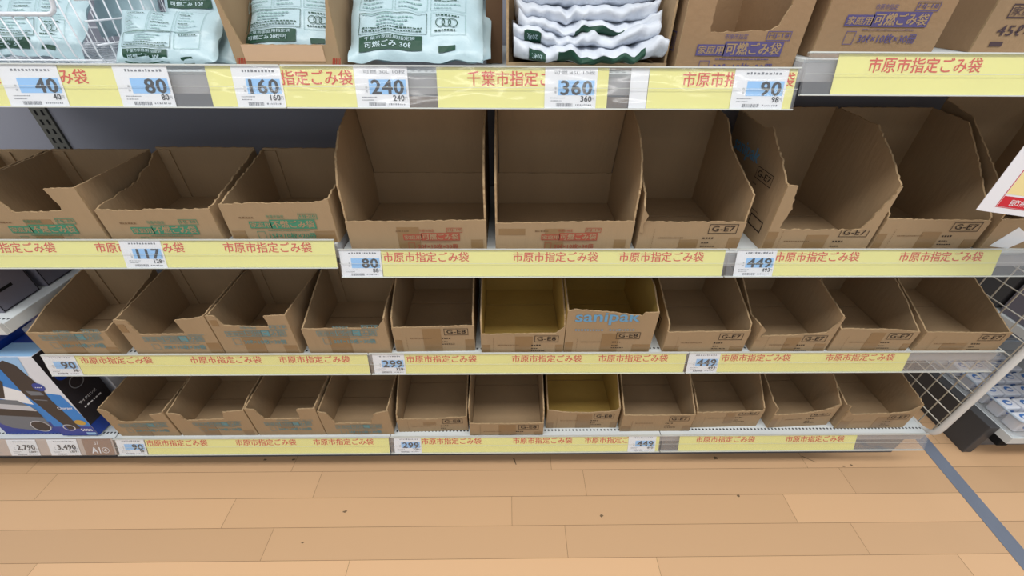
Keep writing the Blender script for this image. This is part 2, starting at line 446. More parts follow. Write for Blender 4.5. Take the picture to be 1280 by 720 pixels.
shelf('b', BX[2], BX[3], 'white steel shelf under the pink cloud sign')
shelf('c1', BX[0], BX[1], 'white steel shelf with the 90 tag above the vacuum boxes')
shelf('c', BX[1], BX[2], 'white steel shelf carrying the carton with large blue lettering')
shelf('c', BX[2], BX[3], 'white steel shelf beside the mesh, second from the floor')
shelf('d', BX[0], BX[1], 'white steel bottom shelf of notched cartons')
shelf('d', BX[1], BX[2], 'white steel bottom shelf with 299 and 449 tags')
shelf('d', BX[2], BX[3], 'white steel bottom shelf ending at the wire mesh')

# ------------------------------------------------------------------ yellow strips and price tags in the rails
ICH, CHI = '市原市指定ごみ袋', '千葉市指定ごみ袋'
def strip(k, x0, x1, texts, label):
    ln, al, (yb, zb) = rail_mat(k)
    o = MB(); o.box(-(x1-x0)/2, (x1-x0)/2, .002, ln-.002, 0, .0007)
    s = o.build('shelf_strip', YELLOW)
    s.location = ((x0+x1)/2, yb, zb); s.rotation_euler = (al, 0, 0)
    tag(s, label, 'shelf strip', 'yellow shelf strips')
    fl_ = Flat()
    for tx, st in texts:
        fl_.text(st, tx-(x0+x1)/2, ln*.72-.0120, .197, .0234, 0, 0, .018)
    fl_.build('lettering', RED_INK, s, lambda u, v, h: (u, v, .0011+h))
strip('t', -.939, -.670, [(-.917, CHI)], 'yellow strip with red lettering between the 40 and 80 tags')
strip('t', -.516, -.263, [(-.464, CHI)], 'yellow strip with red lettering partly under the 160 tag')
strip('t', -.121, .178, [(-.068, CHI)], 'yellow strip with red lettering under the 360 tag')
strip('t', .249, .508, [(.308, ICH)], 'yellow strip with red lettering under the top 90 tag')
strip('t3', .569, 1.40, [(.624, ICH), (.95, ICH)], 'yellow strip on the raised top shelf, without any tag')
strip('a', -1.284, -.390, [(-1.211, ICH), (-.925, ICH), (-.639, ICH)], 'yellow strip with red lettering crossed by the 117 tag')
strip('b', -.289, .508, [(-.285, ICH), (.014, ICH), (.261, ICH)], 'yellow strip beside the 80 tag under the wide cartons')
strip('b', .626, 1.158, [(.627, ICH), (.92, ICH)], 'yellow strip beside the 449 tag below the pink cloud sign')
strip('c', -1.199, -.391, [(-1.188, ICH), (-.886, ICH), (-.639, ICH)], 'yellow strip beside the 90 tag above the vacuum boxes')
strip('c', -.288, .508, [(-.283, ICH), (.014, ICH), (.259, ICH)], 'yellow strip beside the 299 tag under the blue lettered carton')
strip('c', .603, 1.148, [(.610, ICH), (.909, ICH)], 'yellow strip beside the 449 tag on the third shelf down')
strip('d', -1.187, -.391, [(-1.183, ICH), (-.893, ICH), (-.639, ICH)], 'yellow strip on the bottom rail under the notched cartons')
strip('d', -.285, .508, [(-.283, ICH), (.019, ICH), (.258, ICH)], 'yellow strip on the bottom rail between 299 and 449 tags')
strip('d', .575, 1.172, [(.631, ICH), (.933, ICH)], 'yellow strip on the bottom rail nearest the floor tape')
ln, al, (yb, zb) = rail_mat('t')
o = MB(); o.box(-.0155, .0155, .002, ln-.002, 0, .0007)
o = o.build('blank_card', WHITE); o.location = (.2325, yb, zb); o.rotation_euler = (al, 0, 0)
tag(o, 'blank white card at the edge of a yellow strip right of the 360 tag', 'card')

def price_tag(k, x0, x1, price, sub, label, head=None, field=True):
    ln, al, (yb, zb) = rail_mat(k)
    W = x1-x0
    o = MB(); o.box(-W/2, W/2, .0015, ln-.0015, .0014, .0021)
    t = o.build('price_tag', WHITE); t.location = ((x0+x1)/2, yb, zb); t.rotation_euler = (al, 0, 0)
    tag(t, label, 'price tag', 'shelf price tags')
    s = W/.092; q = ln/.066
    pm = lambda u, v, h: (u, v, .0023+h)
    f_ = Flat(); f_.rect(-.022*s, .042*s, .022*q, .045*q)
    if field: f_.build('price_field', BLUE_F, t, pm)
    f_ = Flat()
    asp = glyphs(price)[2]
    pw = min(.055*s, .0225*q*asp*1.12)
    f_.text(price, .0370*s-pw, .0222*q, pw, .0218*q, 0, .0003, .05)
    asp = glyphs(sub)[2]
    f_.text(sub, .0370*s-.0088*asp, .0120*q, None, .0088*q, 0, .0003, .04)
    f_.build('price_lettering', BLACK, t, pm)
    g = Flat(); rd = random.Random(price+label)
    g.text('円', .0385*s, .0245*q, .0045, .005*q); g.text('円', .0385*s, .0135*q, .0045, .005*q)
    g.text('本', -.0290*s, .031*q, .0042, .0042); g.text('体', -.0290*s, .0245*q, .0042, .0042)
    if head: g.text(head, -.030*s, .0535*q, .072*s, .0062)
    else: g.dashes(-.026*s, .036*s, .055*q, .004, rd, 0, 0, .002, .005)
    g.dashes(-.036*s, -.010*s, .017*q, .0016, rd, 0, 0, .001, .003); g.dashes(-.036*s, -.016*s, .0125*q, .0016, rd, 0, 0, .001, .003)
    g.dashes(.010*s, .038*s, .0055*q, .003, rd, 0, 0, .001, .003)
    u = -.025*s
    while u < .004*s:
        bw = rd.choice((.0006, .0010, .0016)); g.rect(u, u+bw, .004*q, .0095*q); u += bw+rd.choice((.0006, .0010))
    g.build('small_print', GREY_INK, t, pm)
    return t
price_tag('t', -.866, -.765, '40', '40', 'white price tag reading 40 under the wire basket')
price_tag('t', -.672, -.580, '80', '80', 'white price tag reading 80 on the top rail')
price_tag('t', -.472, -.388, '160', '160', 'white price tag reading 160 under the kraft bag carton')
price_tag('t', -.263, -.171, '240', '240', 'white price tag reading 240 under the large printed bag pack', '可燃 30L 10枚')
price_tag('t', .067, .158, '360', '360', 'white price tag reading 360 under the ruffled bag stack', '可燃 45L 10枚')
price_tag('t', .398, .492, '90', '98', 'white price tag reading 90 on the top rail under purple lettering')
price_tag('a', -.868, -.776, '117', '128', 'white price tag reading 117 under the green print cartons')
price_tag('b', -.384, -.290, '80', '88', 'white price tag reading 80 under the wide open carton')
price_tag('b', .535, .628, '449', '493', 'white price tag reading 449 under the carton with torn side')
price_tag('c', -1.288, -1.199, '90', '98', 'white price tag reading 90 above the vacuum cleaner boxes')
price_tag('c', -.377, -.288, '299', '328', 'white price tag reading 299 on the third rail from the top')
price_tag('c', .515, .604, '449', '493', 'white price tag reading 449 on the third rail from the top')
price_tag('d', -1.280, -1.189, '90', '98', 'white price tag reading 90 on the bottom rail')
price_tag('d', -.374, -.285, '299', '328', 'white price tag reading 299 on the bottom rail')
price_tag('d', .404, .496, '449', '493', 'white price tag reading 449 on the bottom rail')

# ------------------------------------------------------------------ cartons
T = .004
def resample(pr, step):
    out = [pr[0]]
    for a, b_ in zip(pr, pr[1:]):
        n = max(1, int(math.hypot(b_[0]-a[0], b_[1]-a[1])/step))
        for i in range(1, n+1): out.append((a[0]+(b_[0]-a[0])*i/n, a[1]+(b_[1]-a[1])*i/n))
    return out

def panel(name, prof, f0, f1, mats, parent, rnd, jag=.0012):
    pr = resample(prof, .007)
    pr = [(s + (rnd.uniform(-jag, jag) if 0 < i < len(pr)-1 else 0), z + (rnd.uniform(-jag, jag))) for i, (s, z) in enumerate(pr)]
    outline = [(pr[0][0], 0), ] + pr + [(pr[-1][0], 0)]
    b_ = MB(); b_.prism(outline, f0, f1, 0, 1)
    # the floor side and the vertical ends keep the board colour only where nothing is torn
    return b_.build(name, mats, parent)

def carton(label, group, X0, X1, yf, k, d, front, left, right, back, board=None, seam=None, printer=None, side_print=None,
           rot=0.0, tape=None, flap=False, jag=.0012, corners=True, deck=None, fold=None, bflap=None):
    """front: (u 0..w, z); left/right: (s 0..d, z) profiles of the cut top edges; back: height."""
    board = board or KRAFT
    W = X1-X0; h = W/2; z0 = (DECK[k] if deck is None else deck)+.0006
    rnd = random.Random(label)
    dz = LIFT[k]
    if group == NOTCH_G: X0, X1, yf, dz = X0*.988, X1*.988, .795, dz+.013; W = X1-X0; h = W/2
    front, left, right = [[(a, z+dz) for a, z in q] for q in (front, left, right)]; back += dz
    t = thing('carton', label, 'carton', ((X0+X1)/2, yf, z0), (0, 0, rot), group)
    h = W/2; mt = [board, TORN]
    fp = panel('front_panel', [(a-h, z) for a, z in front], lambda p: (p[0], 0, p[1]), lambda p: (p[0], T, p[1]), [KRAFT if board is KRAFT_Y else board, TORN], t, rnd, jag)
    left = [(max(T, min(d-T, s)), z) for s, z in left]; right = [(max(T, min(d-T, s)), z) for s, z in right]
    for nm, pr, xs in (('side_panel', left, (-h, -h+T)), ('side_panel', right, (h, h-T))):
        pr = [(T, pr[0][1])] + [q for q in pr if T < q[0] < d-T] + [(d-T, pr[-1][1])]
        sp = panel(nm, pr, lambda p, x=xs[0]: (x, p[0], p[1]), lambda p, x=xs[1]: (x, p[0], p[1]), mt, t, rnd, jag)
        if side_print and xs[0] < 0: side_print(sp, lambda u, v, hh: (-h-.0006-hh, d-u, v))
        if side_print and xs[0] > 0 and getattr(side_print, 'both', False): side_print(sp, lambda u, v, hh: (h+.0006+hh, u, v))
    bp_ = panel('back_panel', [(-h, back), (h, back)], lambda p: (p[0], d-T, p[1]), lambda p: (p[0], d, p[1]), mt, t, rnd, jag*.5)
    if bflap:
        o_ = MB(); o_.prism([(d-.0045, back+.001), (d-.0045-bflap[0], back+bflap[1])], lambda p: (-h+T+.002, p[0], p[1]), lambda p: (h-T-.002, p[0], p[1]))
        o_ = MB(); y0_, z0_, y1_, z1_ = d-.0035, back+.0008, d-.0035-bflap[0], back+bflap[1]
        q = [(-h+T+.002, y0_, z0_), (h-T-.002, y0_, z0_), (h-T-.002, y1_, z1_), (-h+T+.002, y1_, z1_)]
        o_.quad(q); o_.quad([(a, b_+.0035, c_) for a, b_, c_ in reversed(q)])
        for i in range(4):
            a, c_ = q[i], q[(i+1) % 4]; o_.quad([a, c_, (c_[0], c_[1]+.0035, c_[2]), (a[0], a[1]+.0035, a[2])], 1)
        o_.build('back_flap', mt, t)
    if fold is not None:
        ff = MB(); ff.box(-h+T+.0005, -h+T+.030, d-T-.0035, d-T-.0005, .004, back-.006); ff.build('glue_flap', board, bp_)
    bt = MB(); bt.box(-h+T, h-T, T, d-T, 0, .003); bo = bt.build('bottom', KRAFT_D, t)
    sm = d*.62 if seam is None else seam
    bf = MB(); bf.box(-h+T+.001, h-T-.001, T+.001, sm, .0032, .0058); bf.box(-h+T+.001, h-T-.001, sm+.0040, d-T-.001, .0032, .0058)
    bf.build('bottom_flap', board, bo)
    if tape:
        for (u0, u1, v0, v1) in tape:
            tb = MB(); tb.box(u0, u1, -.0007, -.0001, v0, v1); tb.build('packing_tape', TAPE, fp)
    if printer: printer(fp, W, front, lambda u, v, hh: (u, -.0011-hh, v), dz)
    if flap:
        fb = MB()
        o_ = [(0, 0), (0, flap), (.014, flap*.75), (.006, flap*.35), (.010, 0)]
        fb.prism(o_, lambda p: (-h-.001+p[0]*.8, -p[0]*.5-.002, .05+p[1]), lambda p: (-h-.001+p[0]*.8, -p[0]*.5+.001, .05+p[1]), 0, 1)
        fb.build('torn_flap', mt, fp)
    return t

def band_print(ink, words, unit, top='市原市指定', code='HJ-20', base=.0, sc_=1.0, du=0.0, solid=True, cl=None, small=True):
    def go(fp, W, front, fn, dz=0.0):
        f_ = Flat(); rd = random.Random(words+str(W)); s = sc_
        def P(u): return du+u*s
        z = base+dz
        f_.text(top, P(-.028), z+.044*s, .042*s, .009*s)
        f_.frame(P(.048), P(.092), z+.042*s, z+.057*s, .0012)
        f_.text(code, P(.052), z+.0455*s, .036*s, .008*s, 0, 0, .02)
        # long banded lettering: the band and the board-coloured characters over it
        if solid:
            f_.rect(P(-.074), P(-.022), z+.018*s, z+.036*s); f_.rect(P(-.024), P(.084), z+.017*s, z+.041*s)
            f_.text('家庭用', P(-.071), z+.0205*s, .046*s, .013*s, 1, .0003, .03)
            f_.text(words, P(-.020), z+.0195*s, .100*s, .019*s, 1, .0003, .035)
        else:
            f_.frame(P(-.074), P(-.022), z+.018*s, z+.036*s, .0013); f_.frame(P(-.022), P(.084), z+.018*s, z+.039*s, .0013)
            for kk in range(1, 5): f_.rect(P(-.022+.0212*kk), P(-.022+.0212*kk)+.001, z+.018*s, z+.039*s)
            f_.rect(P(.0205), P(.0205+.0205), z+.019*s, z+.038*s)
            f_.text('家庭用', P(-.070), z+.0215*s, .044*s, .011*s)
            f_.text(words[:2], P(-.018), z+.0205*s, .038*s, .016*s); f_.text(words[2:3], P(.023), z+.0205*s, .015*s, .016*s, 1, .0003)
            f_.text(words[3:], P(.044), z+.0205*s, .037*s, .016*s)
        f_.dashes(P(-.035), P(.065), z+.0115*s, .002*s, rd, 0, 0, .003, .007)
        f_.frame(P(-.063), P(-.044), z-.012*s, z+.010*s, .001); 
        f_.text(unit, P(-.036), z-.010*s, .112*s, .016*s, 0, 0, .02)
        if small: f_.dashes(P(-.092), P(-.055), z+.045*s, .0035*s, rd, 2, 0, .003, .006)
        f_.v = [(x, y, hh) for x, y, hh in f_.v]
        if cl: f_.clip(cl[0], cl[1]+dz)
        f_.clip2 = None
        f_.v, f_.f, f_.mi = below_zero(f_)
        f_.build('printed_lettering', [ink, KRAFT, BROWN_INK], fp, fn)
    return go

def below_zero(fl_):
    """trim what would hang below the foot of the panel (mirror of clip)"""
    g = Flat(); g.v = [(x, -y, h) for x, y, h in fl_.v]; g.f = fl_.f; g.mi = fl_.mi
    g.clip(0, -.0015)
    return [(x, -y, h) for x, y, h in g.v], g.f, g.mi

def code_print(code, cl=None, big=None, uo=0.0, off=0.0):
    def go(fp, W, front, fn, dz=0.0):
        f_ = Flat(); rd = random.Random(code+str(W))
        zt = max(front[-1][1] if big is None else .075, .0)
        zt = min(z for _, z in front) - .004 + off if big is None else .072+dz
        u1 = W/2-.016+uo; u0 = u1-.066; v1 = zt; v0 = zt-.024
        f_.frame(u0, u1, v0, v1, .0014); f_.text(code, u0+.007, v0+.0055, .052, .0135, 0, 0, .018)
        f_.dashes(u0-.008, u0+.018, v0-.014, .0045, rd, 0, 0, .003, .005)
        f_.dashes(u0-.008, u0+.012, v0-.026, .003, rd, 0, 0, .003, .005); f_.dashes(u0-.008, u0+.03, v0-.035, .003, rd, 0, 0, .003, .005)
        f_.dashes(-W/2+.045, -W/2+.105, v0-.012, .0022, rd, 1, 0, .002, .005)
        for i in range(9): f_.rect(-W/2+.034, -W/2+.0348, .006+.006*i, .0095+.006*i, 1)
        mats = [CBLACK, BROWN_INK, CBLUE]
        if big:
            f_.text('sanipak', -W/2+.022, .100+dz, .170, .047, 2, 0, .03)
            f_.dashes(-W/2+.025, -W/2+.105, .083, .006, rd, 2, 0, .003, .006); f_.dashes(-W/2+.118, -W/2+.185, .083, .006, rd, 2, 0, .003, .006)
        if cl: f_.clip(cl[0], cl[1]+dz)
        f_.v, f_.f, f_.mi = below_zero(f_)
        f_.build('printed_lettering', mats, fp, fn)
    return go

def side_mark(fp, fn):
    f_ = Flat(); f_.frame(.19, .235, .035, .075, .003); f_.rect(.20, .225, .045, .065); f_.dashes(.09, .16, .03, .003, random.Random(4))
    f_.build('side_print', CBLACK, fp, fn)
def side_mark_big(fp, fn):
    # printed long side of the carton standing on its end: large blue name, boxed code, small lines
    f_ = Flat()
    f_.text('sanipak', .03, .150, .125, .042, 1, 0, .03)
    f_.frame(.165, .235, .132, .160, .0016); f_.text('G-E7', .172, .139, .056, .0145, 0, 0, .02)
    for i, l in enumerate((.018, .014, .016, .03)): f_.dashes(.165, .165+l, .118-.013*i, .003, random.Random(i), 0, 0, .003, .005)
    f_.frame(.205, .262, .030, .058, .003); f_.dashes(.15, .23, .066, .002, random.Random(9), 0, 0, .003, .006)
    f_.build('side_print', [CBLACK, CBLUE], fp, fn)

NOTCH_G = 'empty notched cartons on the bottom shelf'
# second shelf, green print
GRN = 'empty green print cartons on the shelf with the 117 tag'
carton('plain kraft carton showing only its back, half out of frame beside the notched green one', GRN, -1.284, -1.152, .815, 'a', .228, [(0, .07), (.132, .07)], [(0, .12), (.228, .125)], [(0, .118), (.228, .125)], .125, fold=1)
carton('kraft carton with green print and a deep notch cut in its front', GRN, -1.148, -.903, .815, 'a', .228,
       [(0, .119), (.055, .118), (.075, .066), (.080, .062), (.185, .066), (.188, .078), (.178, .117), (.245, .119)], [(0, .119), (.228, .124)], [(0, .119), (.228, .124)], .126,
       seam=.12, fold=1, printer=band_print(GREEN, '不燃ごみ袋', '15ℓ×10枚×20冊', base=-.004, sc_=.93, du=-.010, solid=True, cl=(0, .063)), tape=[(-.035, .025, .001, .058)])
carton('kraft carton with crisp green print and one side rising in a curve', GRN, -.893, -.645, .815, 'a', .24,
       [(0, .070), (.05, .067), (.12, .069), (.20, .070), (.248, .072)], [(0, .07), (.138, .080), (.155, .092), (.19, .100), (.215, .117), (.24, .120)], [(0, .072), (.05, .08), (.15, .103), (.24, .122)], .128,
       seam=.13, fold=1, jag=.002, printer=band_print(GREEN, '不燃ごみ袋', '15ℓ×10枚×20冊', base=-.006, sc_=.93))
carton('kraft carton with crisp green print touching the wide carton', GRN, -.622, -.384, .815, 'a', .235,
       [(0, .082), (.05, .084), (.11, .085), (.20, .087), (.238, .094)], [(0, .082), (.13, .105), (.235, .126)], [(0, .093), (.1, .106), (.235, .126)], .128,
       seam=.13, fold=1, jag=.002, printer=band_print(GREEN, '不燃ごみ袋', '15ℓ×10枚×20冊', base=.008, sc_=.93), tape=[(-.115, -.085, .001, .03), (.07, .115, .001, .03)])
# second shelf, wide red print
WG = 'two wide open cartons on the second shelf'
wide_side = [(0, .066), (.006, .15), (.035, .20), (.080, .236), (.20, .275), (.255, .285)]
carton('wide tall carton with faint red print beside the upper 80 tag', WG, -.362, -.047, .82, 'b', .250, [(0, .064), (.15, .064), (.315, .067)], wide_side, wide_side, .082, bflap=(.05, .20),
       seam=.30, jag=.0015, board=KRAFT, printer=band_print(CRED, '可燃ごみ袋', '20ℓ×10枚×30冊', code='HJ-19', base=.002, sc_=.82, du=.028),
       tape=[(-.045, .005, .001, .062), (.122, .150, .001, .03)])
carton('wide tall carton with faint red print nearer the upper 449 tag', WG, -.026, .290, .82, 'b', .250, [(0, .060), (.15, .062), (.316, .065)], wide_side, wide_side, .082, bflap=(.05, .20),
       seam=.30, jag=.0015, printer=band_print(CRED, '可燃ごみ袋', '20ℓ×10枚×30冊', code='HJ-19', base=.002, sc_=.82, du=.008),
       tape=[(-.045, .0, .001, .058), (-.150, -.09, .042, .058), (.118, .145, .001, .03)])
# second shelf, tall code cartons
TG = 'tall cut-open cartons marked with a boxed code, second shelf'
tall_r = [(0, .066), (.008, .126), (.08, .150), (.16, .180), (.22, .232), (.29, .240)]
carton('tall carton with a boxed G-E7 code next to the wide cartons', TG, .304, .544, .82, 'b', .285, [(0, .064), (.08, .062), (.24, .063)], [(0, .10), (.02, .124), (.16, .2), (.285, .24)], tall_r, .24,
       seam=.165, printer=code_print('G-E7'), flap=.06, tape=[(-.022, .022, .001, .03), (.092, .119, .001, .035)])
carton('tall carton with ragged front corners and printed side beside the upper 449 tag', TG, .602, .852, .82, 'b', .29,
       [(0, .150), (.022, .148), (.030, .095), (.022, .050), (.03, .043), (.214, .043), (.222, .060), (.236, .110), (.250, .150)],
       [(0, .150), (.02, .156), (.05, .185), (.085, .205), (.13, .236), (.16, .225), (.29, .235)], [(0, .150), (.05, .185), (.09, .210), (.135, .238), (.29, .242)], .242,
       seam=.165, jag=.0022, printer=code_print('G-E7', cl=(0, .0425), off=.010), side_print=side_mark_big, tape=[(-.03, .02, .001, .042), (-.124, -.10, .001, .05)])
carton('tall carton with a boxed G-E7 code whose front corner is behind the pink sign', TG, .862, 1.104, .82, 'b', .29, [(0, .071), (.12, .068), (.242, .067)], [(0, .08), (.05, .13), (.29, .24)],
       [(0, .074), (.054, .116), (.10, .163), (.18, .235), (.29, .242)], .242, seam=.165, printer=code_print('G-E7'), tape=[(-.02, .025, .001, .05), (.09, .12, .001, .03), (-.12, -.10, .001, .045)])
jt = carton('tall dark carton behind the pink cloud sign at the mesh end', TG, 1.126, 1.372, .82, 'b', .29, [(0, .07), (.246, .07)], [(0, .08), (.05, .13), (.20, .24), (.29, .26)],
       [(0, .075), (.05, .18), (.07, .213), (.148, .268), (.29, .272)], .272, seam=.165)
o = MB(); o.prism([(-.105, .012), (-.055, .006), (-.02, .034), (-.07, .062)], lambda p: (p[0], -.0012, p[1]), lambda p: (p[0], -.0003, p[1]))
o.build('white_sticker', WHITE, [c for c in jt.children if c.name.startswith('front')][0])

# third shelf, teal print
TEA = 'empty teal print cartons on the third shelf'
def tprint(base, **kw): return band_print(TEAL, '可燃ごみ袋', '30ℓ×10枚×30冊', code='HJ-18', base=base, sc_=1.02, solid=False, small=False, **kw)
carton('kraft teal print carton standing over the vacuum cleaner boxes', TEA, -1.283, -1.073, .8095, 'c1', .23, [(0, .078), (.15, .079), (.21, .081)], [(0, .078), (.08, .106), (.19, .13), (.23, .135)],
       [(0, .08), (.03, .085), (.2, .12), (.23, .135)], .14, seam=.145, fold=1, printer=tprint(.034), tape=[(-.04, .015, .001, .076), (.075, .104, .001, .035)])
carton('kraft teal print carton notched in front, above the bottom 90 tag', TEA, -1.028, -.788, .8095, 'c1', .23,
       [(0, .122), (.030, .121), (.042, .074), (.050, .071), (.160, .073), (.164, .080), (.158, .122), (.178, .124), (.215, .128), (.24, .136)], [(0, .122), (.1, .129), (.23, .143)],
       [(0, .136), (.23, .143)], .143, seam=.145, fold=1, jag=.0016, printer=tprint(.027, cl=(0, .071)), tape=[(.085, .118, .001, .05), (-.118, -.10, .09, .118)])
carton('kraft teal print carton notched in front, third shelf, above curled tape corners', TEA, -.784, -.577, .8095, 'c1', .23,
       [(0, .136), (.022, .135), (.034, .102), (.150, .097), (.152, .105), (.150, .135), (.207, .138)], [(0, .135), (.23, .139)], [(0, .138), (.23, .128)], .14,
       seam=.145, fold=1, printer=tprint(.046), tape=[(-.04, .014, .001, .096), (-.098, -.08, .112, .132), (.065, .1, .001, .04)])
carton('kraft teal print carton without notch, closest to the 299 tag', TEA, -.552, -.325, .812, 'c', .23, [(0, .087), (.1, .088), (.205, .091), (.214, .104), (.227, .120)],
       [(0, .087), (.11, .123), (.19, .149), (.23, .15)], [(0, .122), (.05, .135), (.23, .15)], .152, seam=.145, fold=1, printer=tprint(.044), tape=[(-.05, .008, .001, .086)])
# third shelf, code cartons
C3 = 'cut-open cartons marked with a boxed code, third shelf'
side3 = [(0, .088), (.01, .115), (.08, .150), (.16, .185), (.29, .20)]
carton('carton marked G-E8 on the third shelf, left of the mustard one', C3, -.312, -.090, .818, 'c', .29, [(0, .086), (.11, .088), (.222, .091)], side3, side3, .20, seam=.205, rot=.012,
       printer=code_print('G-E8'), tape=[(-.03, .02, .001, .086), (-.108, -.09, .001, .045), (.085, .109, .001, .045)])
carton('mustard coloured carton marked G-E8 on the third shelf', C3, -.072, .158, .812, 'c', .29, [(0, .065), (.1, .066), (.205, .068), (.222, .085), (.23, .095)],
       [(0, .075), (.01, .11), (.08, .15), (.16, .18), (.29, .2)], [(0, .095), (.01, .115), (.08, .15), (.16, .18), (.29, .2)], .20, seam=.205, board=KRAFT_Y,
       printer=code_print('G-E8', cl=(0, .0635)), tape=[(-.02, .028, .001, .062), (-.112, -.09, .001, .03), (.093, .113, .001, .03)])
carton('tall fronted carton with large pale blue lettering', C3, .160, .402, .812, 'c', .29, [(0, .148), (.012, .150), (.02, .153), (.12, .142), (.20, .130), (.206, .140), (.242, .143)],
       [(0, .145), (.1, .17), (.29, .20)], [(0, .143), (.07, .18), (.29, .2)], .20, seam=.205, board=KRAFT_Y, printer=code_print('G-E8', big=True, cl=(-.105, .1405), uo=-.02),
       tape=[(-.02, .028, .001, .072), (-.119, -.098, .001, .04), (.07, .118, .001, .03)])
r3side = [(0, .075), (.008, .095), (.04, .108), (.15, .15), (.29, .19)]
carton('carton marked G-E7 on the third shelf, next to the blue lettered one', C3, .440, .668, .812, 'c', .29, [(0, .071), (.12, .073), (.228, .076)], r3side, r3side, .19, seam=.19,
       printer=code_print('G-E7'), side_print=side_mark, tape=[(-.112, -.07, .001, .022), (.075, .112, .001, .022)])
carton('carton marked G-E7 with a torn corner flap on the third shelf', C3, .692, .905, .812, 'c', .29, [(0, .054), (.10, .058), (.19, .068), (.20, .09), (.213, .122)], [(0, .09), (.06, .085), (.15, .14), (.29, .19)],
       [(0, .124), (.06, .138), (.14, .156), (.29, .19)], .19, seam=.19, printer=code_print('G-E7', off=.008), flap=.05, tape=[(-.02, .02, .001, .055), (.07, .1, .001, .03)])
carton('carton marked G-E7 on the third shelf, second from the mesh', C3, .915, 1.139, .812, 'c', .29, [(0, .081), (.14, .079), (.18, .076), (.224, .071)], [(0, .081), (.15, .15), (.29, .19)],
       [(0, .071), (.083, .118), (.137, .143), (.29, .19)], .19, seam=.19, printer=code_print('G-E7'), rot=-.01, tape=[(-.02, .02, .001, .072), (.09, .11, .001, .03)])
carton('carton marked G-E7 on the third shelf, against the mesh', C3, 1.161, 1.403, .812, 'c', .29, [(0, .068), (.12, .066), (.242, .064)], [(0, .068), (.05, .09), (.113, .117), (.29, .19)],
       [(0, .064), (.034, .078), (.097, .106), (.17, .136), (.29, .18)], .19, seam=.19, printer=code_print('G-E7'), side_print=side_mark, tape=[(-.05, .02, .001, .03)])

# bottom shelf, notched teal
def bprint(base, **kw): return band_print(TEAL, '可燃ごみ袋', '30ℓ×10枚×30冊', code='HJ-18', base=base, sc_=.95, solid=False, small=False, **kw)
carton('notched kraft carton on the bottom shelf, touching the vacuum boxes', NOTCH_G, -1.285, -1.092, .805, 'd', .23,
       [(0, .126), (.022, .118), (.035, .063), (.045, .060), (.143, .063), (.149, .072), (.145, .096), (.17, .100), (.193, .108)], [(0, .127), (.23, .131)], [(0, .108), (.23, .11)], .131,
       seam=.14, jag=.0016, printer=bprint(.018, cl=(0, .060)), tape=[(-.035, .012, .001, .058)])
carton('notched kraft carton on the bottom shelf, second from the vacuum boxes', NOTCH_G, -1.082, -.836, .805, 'd', .23,
       [(0, .104), (.035, .099), (.046, .066), (.170, .073), (.178, .108), (.246, .116)], [(0, .104), (.23, .13)], [(0, .116), (.05, .125), (.23, .132)], .132, seam=.14, jag=.0016,
       printer=bprint(.022, cl=(0, .064), du=.01), tape=[(-.045, .005, .001, .064), (.085, .115, .001, .03)])
carton('notched kraft carton with a pale folded tab, bottom shelf', NOTCH_G, -.828, -.610, .805, 'd', .23,
       [(0, .126), (.028, .118), (.044, .072), (.156, .071), (.162, .080), (.158, .120), (.218, .124)], [(0, .126), (.23, .13)], [(0, .124), (.23, .122)], .13, seam=.145, jag=.0016,
       printer=bprint(.022, cl=(0, .069)), tape=[(-.025, .02, .040, .070)])
carton('notched kraft carton with sloping notch, closest to the bottom 299 tag', NOTCH_G, -.604, -.382, .805, 'd', .23,
       [(0, .108), (.026, .100), (.042, .046), (.157, .047), (.172, .090), (.182, .098), (.222, .110)], [(0, .108), (.23, .125)], [(0, .110), (.23, .115)], .125, seam=.145, jag=.0016,
       printer=bprint(.004, cl=(0, .044)), tape=[(-.02, .03, .001, .02)])
# bottom shelf, code cartons
C4 = 'cut-open cartons marked with a boxed code, bottom shelf'
side4 = [(0, .070), (.01, .085), (.09, .145), (.16, .185), (.29, .19)]
carton('carton marked G-E8 with ragged front beside the bottom 299 tag', C4, -.360, -.130, .806, 'd', .29, [(0, .066), (.12, .064), (.23, .073)], side4, [(0, .075), (.03, .085), (.14, .124), (.29, .19)], .19, seam=.20,
       jag=.002, rot=.02, printer=code_print('G-E8', off=.004), tape=[(-.03, .01, .035, .05)])
carton('carton marked G-E8 pulled forward on the bottom shelf', C4, -.122, .119, .789, 'd', .31, [(0, .062), (.12, .060), (.241, .063)], [(0, .08), (.006, .14), (.14, .16), (.31, .19)], [(0, .08), (.012, .118), (.12, .168), (.31, .19)], .19, seam=.205,
       printer=code_print('G-E8'), tape=[(-.025, .03, .001, .058), (.09, .118, .001, .02)])
carton('mustard coloured carton marked G-E8 on the bottom shelf', C4, .131, .368, .815, 'd', .29, [(0, .096), (.05, .084), (.13, .080), (.21, .086), (.226, .094), (.237, .106)], [(0, .096), (.06, .12), (.15, .16), (.29, .19)],
       [(0, .106), (.09, .168), (.29, .19)], .19, seam=.20, board=KRAFT_Y, printer=code_print('G-E8'), tape=[(-.02, .03, .001, .074), (-.115, -.095, .001, .03), (.095, .117, .001, .03)])
carton('carton marked G-E7 above the bottom 449 tag', C4, .378, .612, .801, 'd', .29, [(0, .085), (.12, .083), (.234, .087)], [(0, .087), (.11, .16), (.29, .19)], [(0, .09), (.108, .164), (.29, .19)], .19, seam=.19,
       printer=code_print('G-E7'), tape=[(-.116, -.085, .001, .03), (.09, .116, .001, .03)])
